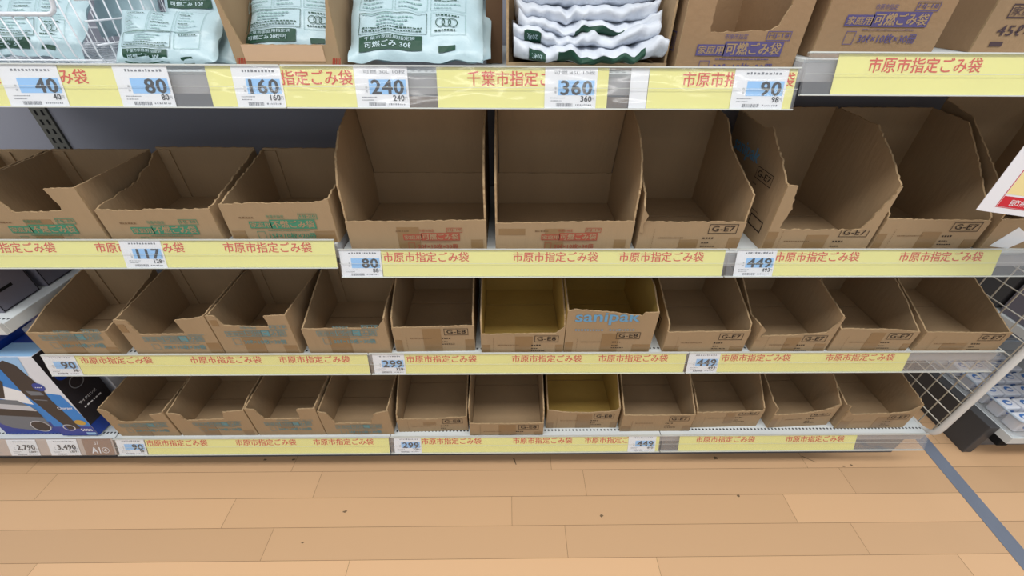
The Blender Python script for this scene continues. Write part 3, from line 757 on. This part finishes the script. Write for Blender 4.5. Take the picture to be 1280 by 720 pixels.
carton('carton marked G-E7 on the bottom shelf with a frayed rim', C4, .622, .848, .816, 'd', .29, [(0, .079), (.22, .080), (.226, .085)], [(0, .09), (.05, .12), (.15, .165), (.29, .19)], [(0, .09), (.09, .167), (.29, .19)], .19, seam=.19,
       rot=.025, jag=.002, printer=code_print('G-E7', off=.010, cl=(0, .076)), tape=[(-.01, .02, .02, .076)])
carton('carton on the bottom shelf turned to show its left side, code half torn off', C4, .882, 1.092, .816, 'd', .29, [(0, .068), (.08, .068), (.15, .076), (.19, .092), (.21, .112)], [(0, .10), (.03, .10), (.11, .14), (.29, .19)], [(0, .112), (.07, .165), (.29, .19)], .19, seam=.19,
       rot=.05, jag=.002, printer=code_print('G-E7', off=.012, cl=(0, .066)), tape=[(-.105, -.085, .001, .05)])
carton('carton on the bottom shelf against the wire mesh', C4, 1.112, 1.347, .808, 'd', .29, [(0, .074), (.15, .076), (.21, .084), (.235, .122)], [(0, .115), (.02, .104), (.15, .15), (.29, .19)], [(0, .124), (.12, .15), (.29, .19)], .19, seam=.19,
       rot=.01, jag=.0018, printer=code_print('G-E7'), flap=.05, tape=[(-.115, -.085, .001, .04), (.0, .06, .001, .06)])

# top shelf cartons
TZ = DECK['t']
tc1 = carton('open kraft carton of bag packs with pink tape along its low front', 'cartons on the top shelf', -.475, -.292, .815, 't', .24, [(0, .12), (.010, .075), (.020, .039), (.163, .039), (.174, .075), (.183, .12)],
       [(0, .12), (.10, .20), (.24, .22)], [(0, .12), (.10, .20), (.24, .22)], .22, jag=.0006)
fp = [c for c in tc1.children if c.name.startswith('front')][0]
o = MB(); o.box(-.073, .066, -.0012, -.0003, .014, .0385); o.build('paper_tape', TAPE_P, fp)
f_ = Flat()
for s in (-1, 1):
    for i in range(5):
        f_.rect(s*.083-.006+i*.003-.002, s*.083-.006+i*.003-.0005, .004, .019, 0, 0, 0, .3)
f_.build('red_hatching', mat('red_hatch_ink', (178, 60, 48), .7, .2), fp, lambda u, v, h: (u, -.0007-h, v))
tc2 = carton('open kraft carton holding the ruffled bag stack', 'cartons on the top shelf', .000, .290, .830, 't', .26, [(0, .012), (.29, .012)],
       [(0, .16), (.26, .2)], [(0, .16), (.26, .2)], .2, jag=.0006)
def hj(base, sc_=1.1): return band_print(PURPLE, '可燃ごみ袋', '30ℓ×10枚×30冊', code='HJ-18', base=base, sc_=sc_, solid=True, du=-.004, small=False)
def hj_side(fp, fn):
    f_ = Flat(); f_.frame(.20, .225, .03, .06, .002); f_.text('30', .205, .036, .014, .016); f_.build('side_print', PURPLE, fp, fn)
carton('kraft carton with purple lettering and a square hole torn in its front', 'cartons on the top shelf', .301, .5115, .815, 't', .25,
       [(0, .20), (.045, .20), (.047, .068), (.050, .061), (.150, .064), (.163, .072), (.172, .10), (.178, .20), (.2105, .20)], [(0, .2), (.25, .2)], [(0, .2), (.25, .2)], .2, board=KRAFT_D,
       printer=hj(.009, .95), side_print=hj_side)
carton('uncut kraft carton with purple lettering on the raised top shelf', 'cartons on the top shelf', .540, .752, .818, 't3', .25,
       [(0, .2), (.212, .2)], [(0, .2), (.25, .2)], [(0, .2), (.25, .2)], .2, board=KRAFT_D, printer=hj(.031, .90))
c45 = carton('dark kraft carton with 45 litre print set back on the raised top shelf', 'cartons on the top shelf', .902, 1.16, .90, 't3', .25,
       [(0, .2), (.258, .2)], [(0, .2), (.25, .2)], [(0, .2), (.25, .2)], .2, board=KRAFT_D)
fp = [c for c in c45.children if c.name.startswith('front')][0]
f_ = Flat(); f_.text('45ℓ×10枚', -.100, .026, .135, .022, 0, 0, .02); f_.rect(-.1, -.075, .010, .018); f_.frame(-.098, -.03, .056, .078, .002); f_.text('家庭用', -.094, .06, .058, .014)
f_.text('可燃ごみ袋', -.026, .056, .12, .022); f_.build('printed_lettering', mat('dark_purple_ink', (78, 62, 66), .7, .2), fp, lambda u, v, h: (u, -.0011-h, v))
o = MB(); o.prism([(-.039, 0), (-.008, 0), (-.006, .19), (-.037, .19)], lambda p: (p[0], .90+p[1]*.12, TZ+.001+p[1]), lambda p: (p[0], .92+p[1]*.12, TZ+.001+p[1]))  # board added to fill the gap; its dark brown paints in the shade there
tag(o.build('gap_shade_board', mat('shade_brown_board', (98, 74, 54), .75, .2)), 'added flat board coloured dark for the shaded gap between the bag pack pile and ruffled stack', 'carton')

# ------------------------------------------------------------------ bag packs
def pack(label, loc, W, L, Th, tilt, seed, prints=None, group='printed bag packs on the top shelf', rotz=0.0, wr=1.0, name='bag_pack'):
    rd = random.Random(seed); off = Vector((seed*3.1, seed*1.7, 0))
    def S(u, v, up=1):
        x = u/W*2; y = v/L*2-1                                 # -1..1
        env = max(0.0, (1-abs(x)**4))**.5*max(0.0, (1-abs(y)**4))**.5
        e2 = max(abs(x), abs(y))**6
        nn = noise.noise(Vector((u*14, v*14, 0))+off)*.006 + noise.noise(Vector((u*34, v*30, 3))+off)*.0028 + abs(noise.noise(Vector((u*22+v*9, v*14-u*5, 7))+off))*.005
        edge = noise.noise(Vector((u*30, v*30, 11))+off)*.010*e2
        n = up*Th/2*env + nn*wr*(1 if up > 0 else .5) + edge
        uu = u*(1+.04*noise.noise(Vector((v*11, 2, 5))+off)); vv = v + .010*noise.noise(Vector((u*12, 4, 9))+off)*(1 if y > 0 else .5)
        return (uu, vv, n)
    nu, nv = 44, 44
    b_ = MB()
    for up in (1, -1):
        base = len(b_.v)
        for j in range(nv+1):
            for i in range(nu+1):
                u, v = (i/nu-.5)*W, j/nv*L
                edge = i in (0, nu) or j in (0, nv)
                p = S(u, v, 1)
                if up < 0 and not edge: p = (p[0], p[1], min(S(u, v, -1)[2], p[2]-.002))
                b_.v.append(p)
        for j in range(nv):
            for i in range(nu):
                a = base+j*(nu+1)+i
                b_.f.append((a, a+1, a+nu+2, a+nu+1) if up > 0 else (a, a+nu+1, a+nu+2, a+1)); b_.mi.append(0)
    bp_ = b_.build(name, BAGW, None, smooth=True, fix=False)
    bp_.location = loc; bp_.rotation_euler = (tilt, 0, rotz)
    tag(bp_, label, 'bag pack', group)
    if prints:
        f_ = prints(W, L)
        f_.build('printed_panel', [BAGG, BAGT, BAGW], bp_, lambda u, v, h: (lambda q: (q[0], q[1], q[2]+.0016+h))(S(u, v, 1)))
    return bp_

def bag_print(size='30ℓ', v0=.02, band=True, scale=1.0, rings=True):
    def go(W, L):
        f_ = Flat(); s = W/.235*scale; rd = random.Random(size); z = v0; sg = .012
        if band:
            f_.rect(-.098*s, .012*s, z, z+.026*s, 0, 0, sg)
            f_.text('千葉市家庭用指定袋', -.088*s, z+.017*s, .088*s, .007*s, 2, .0008); f_.text('可燃ごみ '+size, -.088*s, z+.004*s, .080*s, .010*s, 2, .0008, .02)
            f_.rect(.040*s, .070*s, z, z+.010*s, 0, 0, sg)
        z1 = z+.030*s
        f_.frame(-.100*s, .020*s, z1, z1+.040*s, .0009, 0, 0, sg)
        for i in range(3): f_.dashes(-.070*s, -.005*s-.008*i, z1+.030*s-.0065*s*i, .0024*s, rd, 1, .0003, .003, .008)
        f_.dashes(-.094*s, .012*s, z1+.0105*s, .0024*s, rd, 0, .0003, .002, .006); f_.dashes(-.094*s, .010*s, z1+.0045*s, .0024*s, rd, 0, .0003, .002, .006)
        f_.dashes(-.094*s, -.04*s, z1+.0365*s, .0018*s, rd, 1, .0003, .003, .008)
        f_.frame(.027*s, .088*s, z1-.002*s, z1+.040*s, .0006, 1, 0, sg)
        f_.dashes(.036*s, .078*s, z1+.032*s, .003*s, rd, 0, .0003, .002, .005)
        if rings:
            for i in range(3): f_.ring((.044+.011*i)*s, z1+.019*s, .0085*s, .0014*s, 0, .0003, 16)
            f_.dashes(.034*s, .072*s, z1+.004*s, .003*s, rd, 0, .0003, .002, .005)
        z2 = z1+.045*s; hh = .085*s
        for (a, b_) in ((-.100, -.042), (-.038, .020), (.026, .088)):
            f_.frame(a*s, b_*s, z2, z2+hh, .0006, 1, 0, sg)
            for i in range(9): f_.dashes((a+.006)*s, (b_-.006)*s-rd.uniform(0, .02), z2+hh-.012*s-.0085*s*i, .0022*s, rd, 1 if i % 3 else 0, .0003, .002, .007)
        z3 = z2+hh+.006*s
        f_.frame(-.100*s, .088*s, z3, z3+.05*s, .0006, 1, 0, sg)
        for i in range(4): f_.dashes(-.09*s, .07*s, z3+.038*s-.009*s*i, .003*s, rd, 0, .0003, .003, .009)
        f_.v = [p if p[1] < L-.004 else (p[0], L-.004, p[2]) for p in f_.v]
        return f_
    return go

tl = math.radians(42)
pack('white bag pack with large green printed panel above the 240 tag, topmost of its pile', (-.160, .816, TZ+.014), .238, .30, .028, tl, 11, bag_print('30ℓ', v0=.014))
pack('plain white bag pack under the printed one above the 240 tag', (-.146, .846, TZ+.011), .234, .28, .014, tl, 12)
pack('white bag pack lying inside the open kraft carton', (-.382, .842, TZ+.026), .160, .22, .030, math.radians(46), 21, bag_print('20ℓ(中)', v0=.010, scale=1.25), wr=.7)
pack('crumpled white bag pack in front of the pile above the top 80 tag', (-.598, .818, TZ+.010), .178, .104, .028, math.radians(44), 31, bag_print('10ℓ', v0=.0, rings=False, scale=.95))
pack('white bag pack with green band standing behind the crumpled one', (-.580, .945, TZ+.008), .195, .30, .026, math.radians(64), 32, bag_print('10ℓ', v0=.078))
pack('plain white bag pack under the crumpled one above the top 80 tag', (-.580, .846, TZ+.006), .172, .10, .016, math.radians(40), 33)
# in the basket
pack('white bag pack with green band lying against the basket front wires', (-.865, .850, TZ+.012), .190, .26, .026, math.radians(46), 41, bag_print('5ℓ', v0=.010))
pack('plain white bag pack leaning at the back of the wire basket', (-.795, 1.02, TZ+.03), .13, .24, .03, math.radians(64), 43, rotz=.05)
pack('crumpled white bag pack beside the basket end wires', (-.640, 1.08, TZ+.02), .12, .22, .03, math.radians(66), 44, wr=1.6)

# ruffled stack in the 360 carton
def slab(label, x, y, z, W, D, Th, seed, green, amp):
    off = Vector((seed*2.3, seed*5.1, 1))
    nu, nt_ = 60, 28
    def P(u, a):
        x_ = u*W/2
        ca, sa = math.cos(a), math.sin(a)
        yy = -abs(ca)**.5*math.copysign(1, ca)*D/2 if True else 0
        zz = math.copysign(abs(sa)**.8, sa)*Th/2
        front = max(0.0, ca)**2
        lift = amp*(.75*abs(u)**3 + .45*noise.noise(Vector((u*2.6, 0, 0))+off) + .34*noise.noise(Vector((u*7, 2, 0))+off))
        topness = .5+.5*sa
        zz += lift*front*topness*1.1 + lift*.35
        yy += noise.noise(Vector((u*4, sa*1.5, 4))+off)*.012*front - front*topness*.010*(1+noise.noise(Vector((u*9, 1, 1))+off))
        ends = 1-.10*max(0, abs(u)-.8)*5*abs(sa)
        return (x_*(1+.015*noise.noise(Vector((sa*3, u, 2))+off)), yy, zz*ends)
    b_ = MB()
    for i in range(nu+1):
        for j in range(nt_): b_.v.append(P(-1+2*i/nu, 2*math.pi*j/nt_))
    for i in range(nu):
        for j in range(nt_):
            a = i*nt_+j; c = i*nt_+(j+1) % nt_
            b_.f.append((a, c, c+nt_, a+nt_)); b_.mi.append(0)
    b_.f.append(tuple(range(nt_))); b_.mi.append(0); b_.f.append(tuple(nu*nt_+j for j in range(nt_))); b_.mi.append(0)
    o = b_.build('bag_pack', BAGP, None, smooth=True)
    o.location = (x, y, z)
    tag(o, label, 'bag pack', 'ruffled bag packs in the carton')
    if green:
        f_ = Flat()
        for (u0, u1, kind) in green:
            f_.rect(u0, u1, -.62, .16, 0, 0, .04)
            if kind: f_.text(kind, u0+(u1-u0)*.18, -.42, (u1-u0)*.62, .40, 1, .0004, 0, True)
        f_.build('printed_panel', [BAGG, BAGW], o, lambda u, v, h: (lambda q: (q[0], q[1]-.0012-h, q[2]))(P(u, v)))
    return o
Z = TZ+.002
slab('ruffled bag pack lowest of the stack, long green band on its front', .147, .944, Z+.021, .268, .25, .032, 1, [(-.80, -.58, '20枚'), (-.42, .72, None)], .026)
slab('ruffled bag pack second from the bottom of the stack, green label on its left', .140, .958, Z+.043, .256, .24, .030, 2, [(-.85, -.62, '20枚')], .030)
slab('ruffled bag pack in the middle of the stack', .146, .968, Z+.058, .250, .23, .028, 3, [(-.2, .5, None)], .034)
slab('ruffled bag pack second from the top of the stack', .143, .976, Z+.078, .252, .22, .030, 7, None, .034)
slab('ruffled bag pack on top of the stack, tilted sheet showing', .145, .990, Z+.102, .250, .20, .034, 5, None, .022)

# ------------------------------------------------------------------ wire basket
bk = thing('wire_basket', 'white wire basket of bag packs at the end of the top shelf', 'basket', (-.86, .83, TZ))
x1, x0, d, lo, hi = .146, -.26, .34, .080, .140
rim = MB()
path = [(x0, 0, hi), (x0+.02, 0, hi), (x0+.03, 0, lo+.02)] + [(x0+.035+.01*i, 0, lo+.008-.004*i) for i in range(3)]
path = [(x0, 0, lo), (x1-.055, 0, lo)] + [(x1-.055+.018*math.sin(a), 0, lo+.018*(1-math.cos(a))) for a in (.4, .8, 1.2)] + [(x1-.028, 0, hi-.012), (x1-.015, 0, hi), (x1-.0, .01, hi), (x1, d, hi), (x0, d, hi)]
rim.tube(path, .0035, 8); rim.build('rim', WIRE, bk, smooth=True)
wf = MB()
x = x0+.01
while x < x1-.002:
    top = lo if x < x1-.05 else hi-.01
    wf.tube([(x, .0, top), (x, .004, .02), (x, .012, .004), (x, d, .004), (x, d, hi)], .0014, 6); x += .0215
for y in [.03+.03*i for i in range(11)]: wf.tube([(x1, y, hi), (x1-.002, y, .012), (x1-.01, y, .004), (x0, y, .004)], .0014, 6)
for zz in (.035, .070, .1): wf.tube([(x1-.001, .002, zz), (x1, d, zz), (x0, d, zz)], .0016, 6)
wf.tube([(x0, 0, .012), (x1-.004, 0, .012)], .0016, 6)
wf.build('wire_mesh', WIRE, bk, smooth=True)
o = MB(); o.prism([(-.25, .03), (-.14, .03), (-.11, .125), (-.25, .125)], lambda p: (p[0]+.12, .11+p[1]*.5, p[1]), lambda p: (p[0]+.12, .115+p[1]*.5, p[1]))

# ------------------------------------------------------------------ end mesh, sign
net = thing('wire_mesh_panel', 'white wire mesh end panel with tube frame, right end of the shelving', 'mesh panel', (1.43, .79, 0))
fr = MB()
path = [(0, -.012, 1.75), (0, -.012, .20)] + [(0, -.012+.05*(1-math.cos(a)), .19-.05*math.sin(a)) for a in (.3, .6, .9, 1.2, 1.5)] + [(0, .06, .138), (0, .41, .138)]
fr.tube(path, .0095, 10); fr.build('tube_frame', TUBE, net, smooth=True)
ms = MB()
z = .206
while z < 1.74: ms.tube([(0, -.012, z), (0, .41, z)], .0018, 6); z += .0525
y = .004
while y < .41: ms.tube([(.002, y, 1.75), (.002, y, .14)], .0018, 6); y += .0455
ms.build('wire_grid', NETW, net, smooth=True)

sg = thing('promotion_sign', 'white sign with pink cloud and red band hanging before the cartons', 'sign', (.971, .760, .991), (0, 0, -.42))
o = MB(); o.box(0, .297, -.0006, .0006, 0, .210); o.build('sign_board', mat('laminated_white', (244, 244, 250), .25, .5), sg)
f_ = Flat()
f_.rect(.026, .28, .040, .190, 0); f_.frame(.024, .282, .012, .192, .0012, 1, .0001)
f_.rect(.026, .28, .014, .036, 1, .0002)
f_.text('節約・電気', .040, .018, .075, .013, 3, .0005)
pts = []
for i in range(60):
    a = 2*math.pi*i/60; rr_ = 1+.10*abs(math.sin(4*a)); pts.append((.125+.062*rr_*math.cos(a), .098+.036*rr_*math.sin(a)))
f_.poly(pts, 2, .0003); f_.text('お', .10, .112, .014, .014, 1, .0006); f_.text('押して', .083, .088, .046, .014, 1, .0006)
f_.poly([(x_*.4+.045, y_*.35+.135) for x_, y_ in pts], 2, .0003)
f_.build('sign_print', [CREAM, SIGNRED, PINK, WHITE], sg, lambda u, v, h: (u, -.0008-h, v))
o = MB(); o.box(.10, .13, .0008, .0014, .16, .225); o.box(.10, .13, .0004, .012, .222, .225); o.build('clear_hanger', CLEAR2, sg)

# ------------------------------------------------------------------ vacuum cleaner bay (beside the cartons)
def xfbox(name, label, X0, X1, Y0, D, z0, Ht, lean, mats, prints=None, side=None, group=None, cat='box'):
    t = thing(name, label, cat, ((X0+X1)/2, Y0, z0), (-lean, 0, 0), group)
    W = X1-X0
    o = MB(); o.box(-W/2, W/2, 0, D, 0, Ht); body = o.build('box_body', mats[0], t, bevel=.0015)
    if prints:
        f_ = prints(W, Ht); f_.build('front_print', mats, body, lambda u, v, h: (u, -.0006-h, v))
    if side:
        f_ = side(D, Ht); f_.build('side_print', mats, body, lambda u, v, h: (W/2+.0006+h, u, v))
    return t
t0 = thing('shelf', 'white bottom shelf carrying the vacuum cleaner boxes', 'shelf', (-1.85, .787, .1584), group='gondola shelves')
d_ = MB(); d_.box(-.5, .561, 0, .41, -.03, 0); d_.build('shelf_deck', HOLE, t0)
ln, al, (yb, zb) = rail_mat('d')
r = MB(); r.box(-.5, .559, 0, ln, -.002, -.0005); r.box(-.5, .559, .0018, ln-.0018, .0042, .0048)
ro = r.build('price_rail', CLEAR, t0); ro.location = (0, yb-.787, zb-.1584); ro.rotation_euler = (al, 0, 0)
o = MB(); o.box(-.559, .559, .001, ln-.001, -.0003, .0003)
o = o.build('rail_insert', mat('taupe_card', (196, 180, 170), .5, .3), t0); o.location = ro.location; o.rotation_euler = (al, 0, 0); o.location.x = 0
price_a = price_tag('d', -1.632, -1.538, '2,790', '3,069', 'white price tag reading 2,790 near the picture edge, left of the 3,490 tag', None, False)
price_b = price_tag('d', -1.502, -1.406, '3,490', '3,839', 'white price tag reading 3,490 next to the brown aisle sign', None, False)
for o_ in (price_a, price_b): pass
o = MB(); o.box(-.046, .046, .002, ln-.002, .001, .0018)
a1 = o.build('aisle_sign', BROWN_S); a1.location = (-1.343, yb, zb); a1.rotation_euler = (al, 0, 0)
tag(a1, 'brown aisle sign reading A1 4 at the bottom rail joint', 'sign')
f_ = Flat(); f_.text('57', -.008, ln*.66, .014, .012); f_.text('A1', -.024, ln*.14, .028, .023, 0, 0, .02); f_.text('④', .010, ln*.15, .023, .022)
f_.build('lettering', WHITE, a1, lambda u, v, h: (u, v, .0022+h))
# upper shelf of the same bay with two grey boxes
t1 = thing('shelf', 'white shelf end at the left edge, carrying grey boxes', 'shelf', (-1.75, .80, .648), group='gondola shelves')
d_ = MB(); d_.box(-.45, .448, 0, .395, -.032, -.0); d_.build('shelf_deck', HOLE, t1, bevel=.002)
d_ = MB(); d_.box(-.45, .448, -.010, -.001, -.030, .004); d_.build('price_rail', STEEL, t1)
def grey_print(W, Ht):
    f_ = Flat(); return f_
def grey_side(D, Ht):
    f_ = Flat(); f_.rect(.02, .06, .05, .058, 1); f_.frame(.002, D-.002, .002, Ht-.002, .002, 1); return f_
xfbox('appliance_box', 'grey appliance box nearer the shelf front, above the vacuum boxes', -1.53, -1.338, .842, .105, .649, .16, 0, [BGREY, DARK], None, grey_side, 'grey boxes on the upper vacuum shelf')
xfbox('appliance_box', 'grey appliance box set further back beside the first, above the vacuum boxes', -1.53, -1.330, .962, .13, .649, .16, 0, [BGREY, DARK], None, grey_side, 'grey boxes on the upper vacuum shelf')

def vac_front(W, Ht):
    f_ = Flat(); h = W/2
    f_.rect(-h, h, 0, .045, 1); f_.poly([(-h, .045), (h, .045), (h, .10), (h*.8, .19), (-h, .21)], 2, .0001)
    f_.poly([(-h, Ht*.55), (h*.1, Ht*.80), (h*.35, Ht), (-h, Ht)], 3, .0001)
    # stick vacuum picture running from corner to corner
    f_.poly([(-.02, .03), (.020, .035), (.016, .09), (.006, .17), (.010, .23), (-.006, Ht-.03), (-.03, Ht-.012), (-h, Ht-.03), (-h, .20), (-.046, .15), (-.034, .09)], 4, .0003)
    f_.poly([(-.040, .19), (.0, .19), (-.004, .205), (-.044, .21)], 7, .0005); f_.poly([(-.042, .17), (-.005, .165), (-.005, .169), (-.042, .174)], 7, .0005)
    f_.ring(-.014, .040, .019, .0035, 6, .0006, 24, .8)
    f_.disc(.034, .064, .017, 5, .0006, 20, .75)
    f_.text('Charger', .004, .124, .046, .014, 8, .0006, .02)
    f_.text('5000', .018, .022, .034, .012, 8, .0006, .03); f_.rect(.026, .056, .004, .016, 3, .0005)
    f_.disc(.004, .225, .017, 1, .0006, 18); f_.dashes(-.006, .014, .222, .004, random.Random(1), 8, .0009, .002, .004)
    return f_
def vac_side(D, Ht):
    f_ = Flat(); f_.rect(0, D, 0, Ht, 4); f_.rect(.0, D, .0, .05, 1, .0002)
    f_.ring(D*.45, .20, .022, .003, 7, .0004); f_.text('サイクロン式', .015, .13, .06, .011, 8, .0004); f_.dashes(.02, .08, .11, .006, random.Random(3), 8, .0004)
    f_.disc(.03, .25, .02, 1, .0004); f_.dashes(.02, .045, .247, .004, random.Random(5), 8, .0006)
    return f_
VM = [BWHITE, BLUEB, BLUEL, SKYB, BDARK, GOLD, SILV, GREY_INK, WHITE]
VG = 'vacuum cleaner boxes on the bottom shelf'
vb = xfbox('vacuum_box', 'white and blue stick vacuum box with gold badge beside the notched carton', -1.452, -1.336, .792, .105, .168, .345, math.radians(3.5), VM, vac_front, vac_side, VG)
f_ = Flat(); f_.rect(-.056, .056, .002, .103, 0); f_.rect(-.056, .056, .06, .103, 1, .0002)
f_.build('lid_print', [SKYB, BLUEB], [c for c in vb.children][0], lambda u, v, h: (u, v, .3456+h))
def can_front(W, Ht):
    f_ = Flat(); h = W/2
    f_.rect(-h, h, 0, .06, 1); f_.poly([(-h, .06), (h, .06), (h, .30), (-h, .25)], 2, .0001); f_.poly([(-h, .20), (h, .14), (h, .20), (-h, .30)], 8, .0002)
    f_.poly([(-.05, .03), (.04, .012), (.078, .03), (.080, .12), (.05, .16), (-.045, .17), (-.078, .11), (-.072, .05)], 7, .0003)
    f_.poly([(-.080, .095), (.080, .080), (.079, .110), (-.076, .130)], 4, .0005); f_.poly([(-.076, .130), (.079, .110), (.07, .135), (-.065, .152)], 6, .0005)
    f_.disc(.045, .038, .030, 4, .0006, 20, .9); f_.ring(.045, .038, .030, .003, 6, .0008, 20, .9)
    f_.poly([(-.05, .17), (.02, .17), (.06, .24), (.03, .34), (-.05, .34)], 4, .0003); f_.poly([(-.02, .19), (.02, .19), (.03, .22), (-.02, .23)], 7, .0005)
    return f_
xfbox('vacuum_box', 'white and blue canister vacuum box cut by the picture edge', -1.640, -1.462, .800, .14, .168, .36, math.radians(3), [BLUEB]+VM[1:], can_front, None, VG)
def icon_side(D, Ht):
    f_ = Flat(); f_.text('P', .02, Ht-.07, .012, .016, 7); f_.ring(.07, Ht-.055, .010, .002, 7); f_.dashes(.02, .08, Ht-.10, .004, random.Random(8), 7); f_.disc(.035, Ht-.16, .022, 4); return f_
xfbox('vacuum_box', 'white box with small grey icons behind the stick vacuum box', -1.462, -1.334, .922, .115, .160, .36, 0, VM, None, icon_side, VG)
def blue_side(D, Ht):
    f_ = Flat(); f_.rect(0, D, 0, Ht, 1); f_.rect(.01, D-.01, Ht-.06, Ht-.03, 2, .0002); return f_
xfbox('vacuum_box', 'dark blue box standing behind the white one with icons', -1.62, -1.332, 1.05, .13, .160, .38, 0, [BLUEB]+VM[1:], None, blue_side, VG)

# ------------------------------------------------------------------ neighbouring display beyond the mesh
nb = thing('display_base', 'charcoal base of the neighbouring display beyond the mesh', 'display base', (1.66, .81, 0))
o = MB(); o.box(0, .035, 0, .60, 0, .15); o.build('end_panel', CHAR, nb, bevel=.003)
o = MB(); o.box(.035, 1.0, .03, .60, 0, .10); o.build('kick_board', mat('grey_kick', (120, 120, 122), .5, .3), nb)
o = MB(); o.box(.036, 1.0, -.04, .60, .118, .148); o.build('shelf_deck', STEEL, nb)
o = MB(); o.box(.036, .075, -.028, .01, .085, .1175); o.build('corner_clip', DARK, nb, bevel=.004)
o = MB(); o.box(0, .03, .42, .46, .152, 1.7); o.build('rear_post', CHAR, nb)
o = MB(); o.box(.031, 1.0, .44, .45, .152, 1.7); o.build('rear_panel', PANEL, nb)
tr = thing('clear_tray', 'clear plastic tray of small white packs beyond the mesh', 'tray', (1.70, .775, .1485))
o = MB(); o.box(0, .7, 0, .40, 0, .003)
rc = []
for (cx, cy, a0) in ((.04, .04, math.pi), (.66, .04, 1.5*math.pi), (.66, .36, 0), (.04, .36, .5*math.pi)):
    for i in range(6): rc.append((cx+.04*math.cos(a0+i*math.pi/10), cy+.04*math.sin(a0+i*math.pi/10)))
o.build('tray_floor', CLEAR2, tr)
o = MB()
for i in range(len(rc)):
    a, b_ = rc[i], rc[(i+1) % len(rc)]
    o.quad([(a[0], a[1], .0), (b_[0], b_[1], .0), (b_[0], b_[1], .06), (a[0], a[1], .06)])
o.build('tray_wall', CLEAR2, tr, fix=False)
o = MB(); o.tube([(p[0], p[1], .06) for p in rc], .004, 6, closed=True); o.build('tray_rim', mat('tray_rim', (176, 190, 206), .3, .5), tr, smooth=True)
def small_pack(x, y, z, lab, rz):
    t = thing('small_pack', lab, 'small pack', (x, y, z), (0, 0, rz), 'small white packs in the clear tray')
    o = MB(); o.box(-.028, .028, -.022, .022, 0, .05); bd = o.build('pack_body', BWHITE, t, bevel=.004)
    f_ = Flat(); f_.disc(0, .002, .014, 0, 0, 18, .8); f_.disc(.002, .0, .010, 1, .0003, 18, .55)
    f_.build('oval_emblem', [mat('pack_blue', (70, 120, 190), .4, .4), BWHITE], bd, lambda u, v, h: (u, v, .0506+h))
    f_ = Flat(); f_.disc(0, .028, .013, 0, 0, 18, .8); f_.dashes(-.02, .02, .010, .004, random.Random(lab), 1)
    f_.build('front_print', [mat('pack_blue', (70, 120, 190)), GREY_INK], bd, lambda u, v, h: (u, -.0226-h, v))
    return t
rdp = random.Random(5)
ROWN = ['front row', 'second row', 'third row', 'fourth row', 'fifth row', 'sixth row']
COLN = ['at the tray end', 'second from the tray end', 'third from the tray end', 'fourth from the tray end']
for j in range(6):
    for i in range(4):
        small_pack(1.742+.062*i, .815+.058*j, .1525+.0, 'small white pack with blue oval, %s, %s' % (ROWN[j], COLN[i]), rdp.uniform(-.08, .08))
# upper board of the neighbouring display with grey boxes
ns = thing('shelf', 'white shelf of the neighbouring display, beyond the mesh', 'shelf', (2.2, .80, .46))
o = MB(); o.box(-.50, .5, 0, .44, -.03, 0); o.build('shelf_deck', STEEL, ns, bevel=.002)
for k_, (y, lab) in enumerate(((.82, 'dark grey box nearest the front of the shelf beyond the mesh'), (.95, 'dark grey box behind another on the shelf beyond the mesh'), (1.08, 'dark grey box at the back of the shelf beyond the mesh'))):
    xfbox('storage_box', lab, 1.71, 1.90, y, .115, .461, .16, 0, [CHAR if k_ != 1 else BGREY, STEEL], None, None, 'grey boxes beyond the mesh')
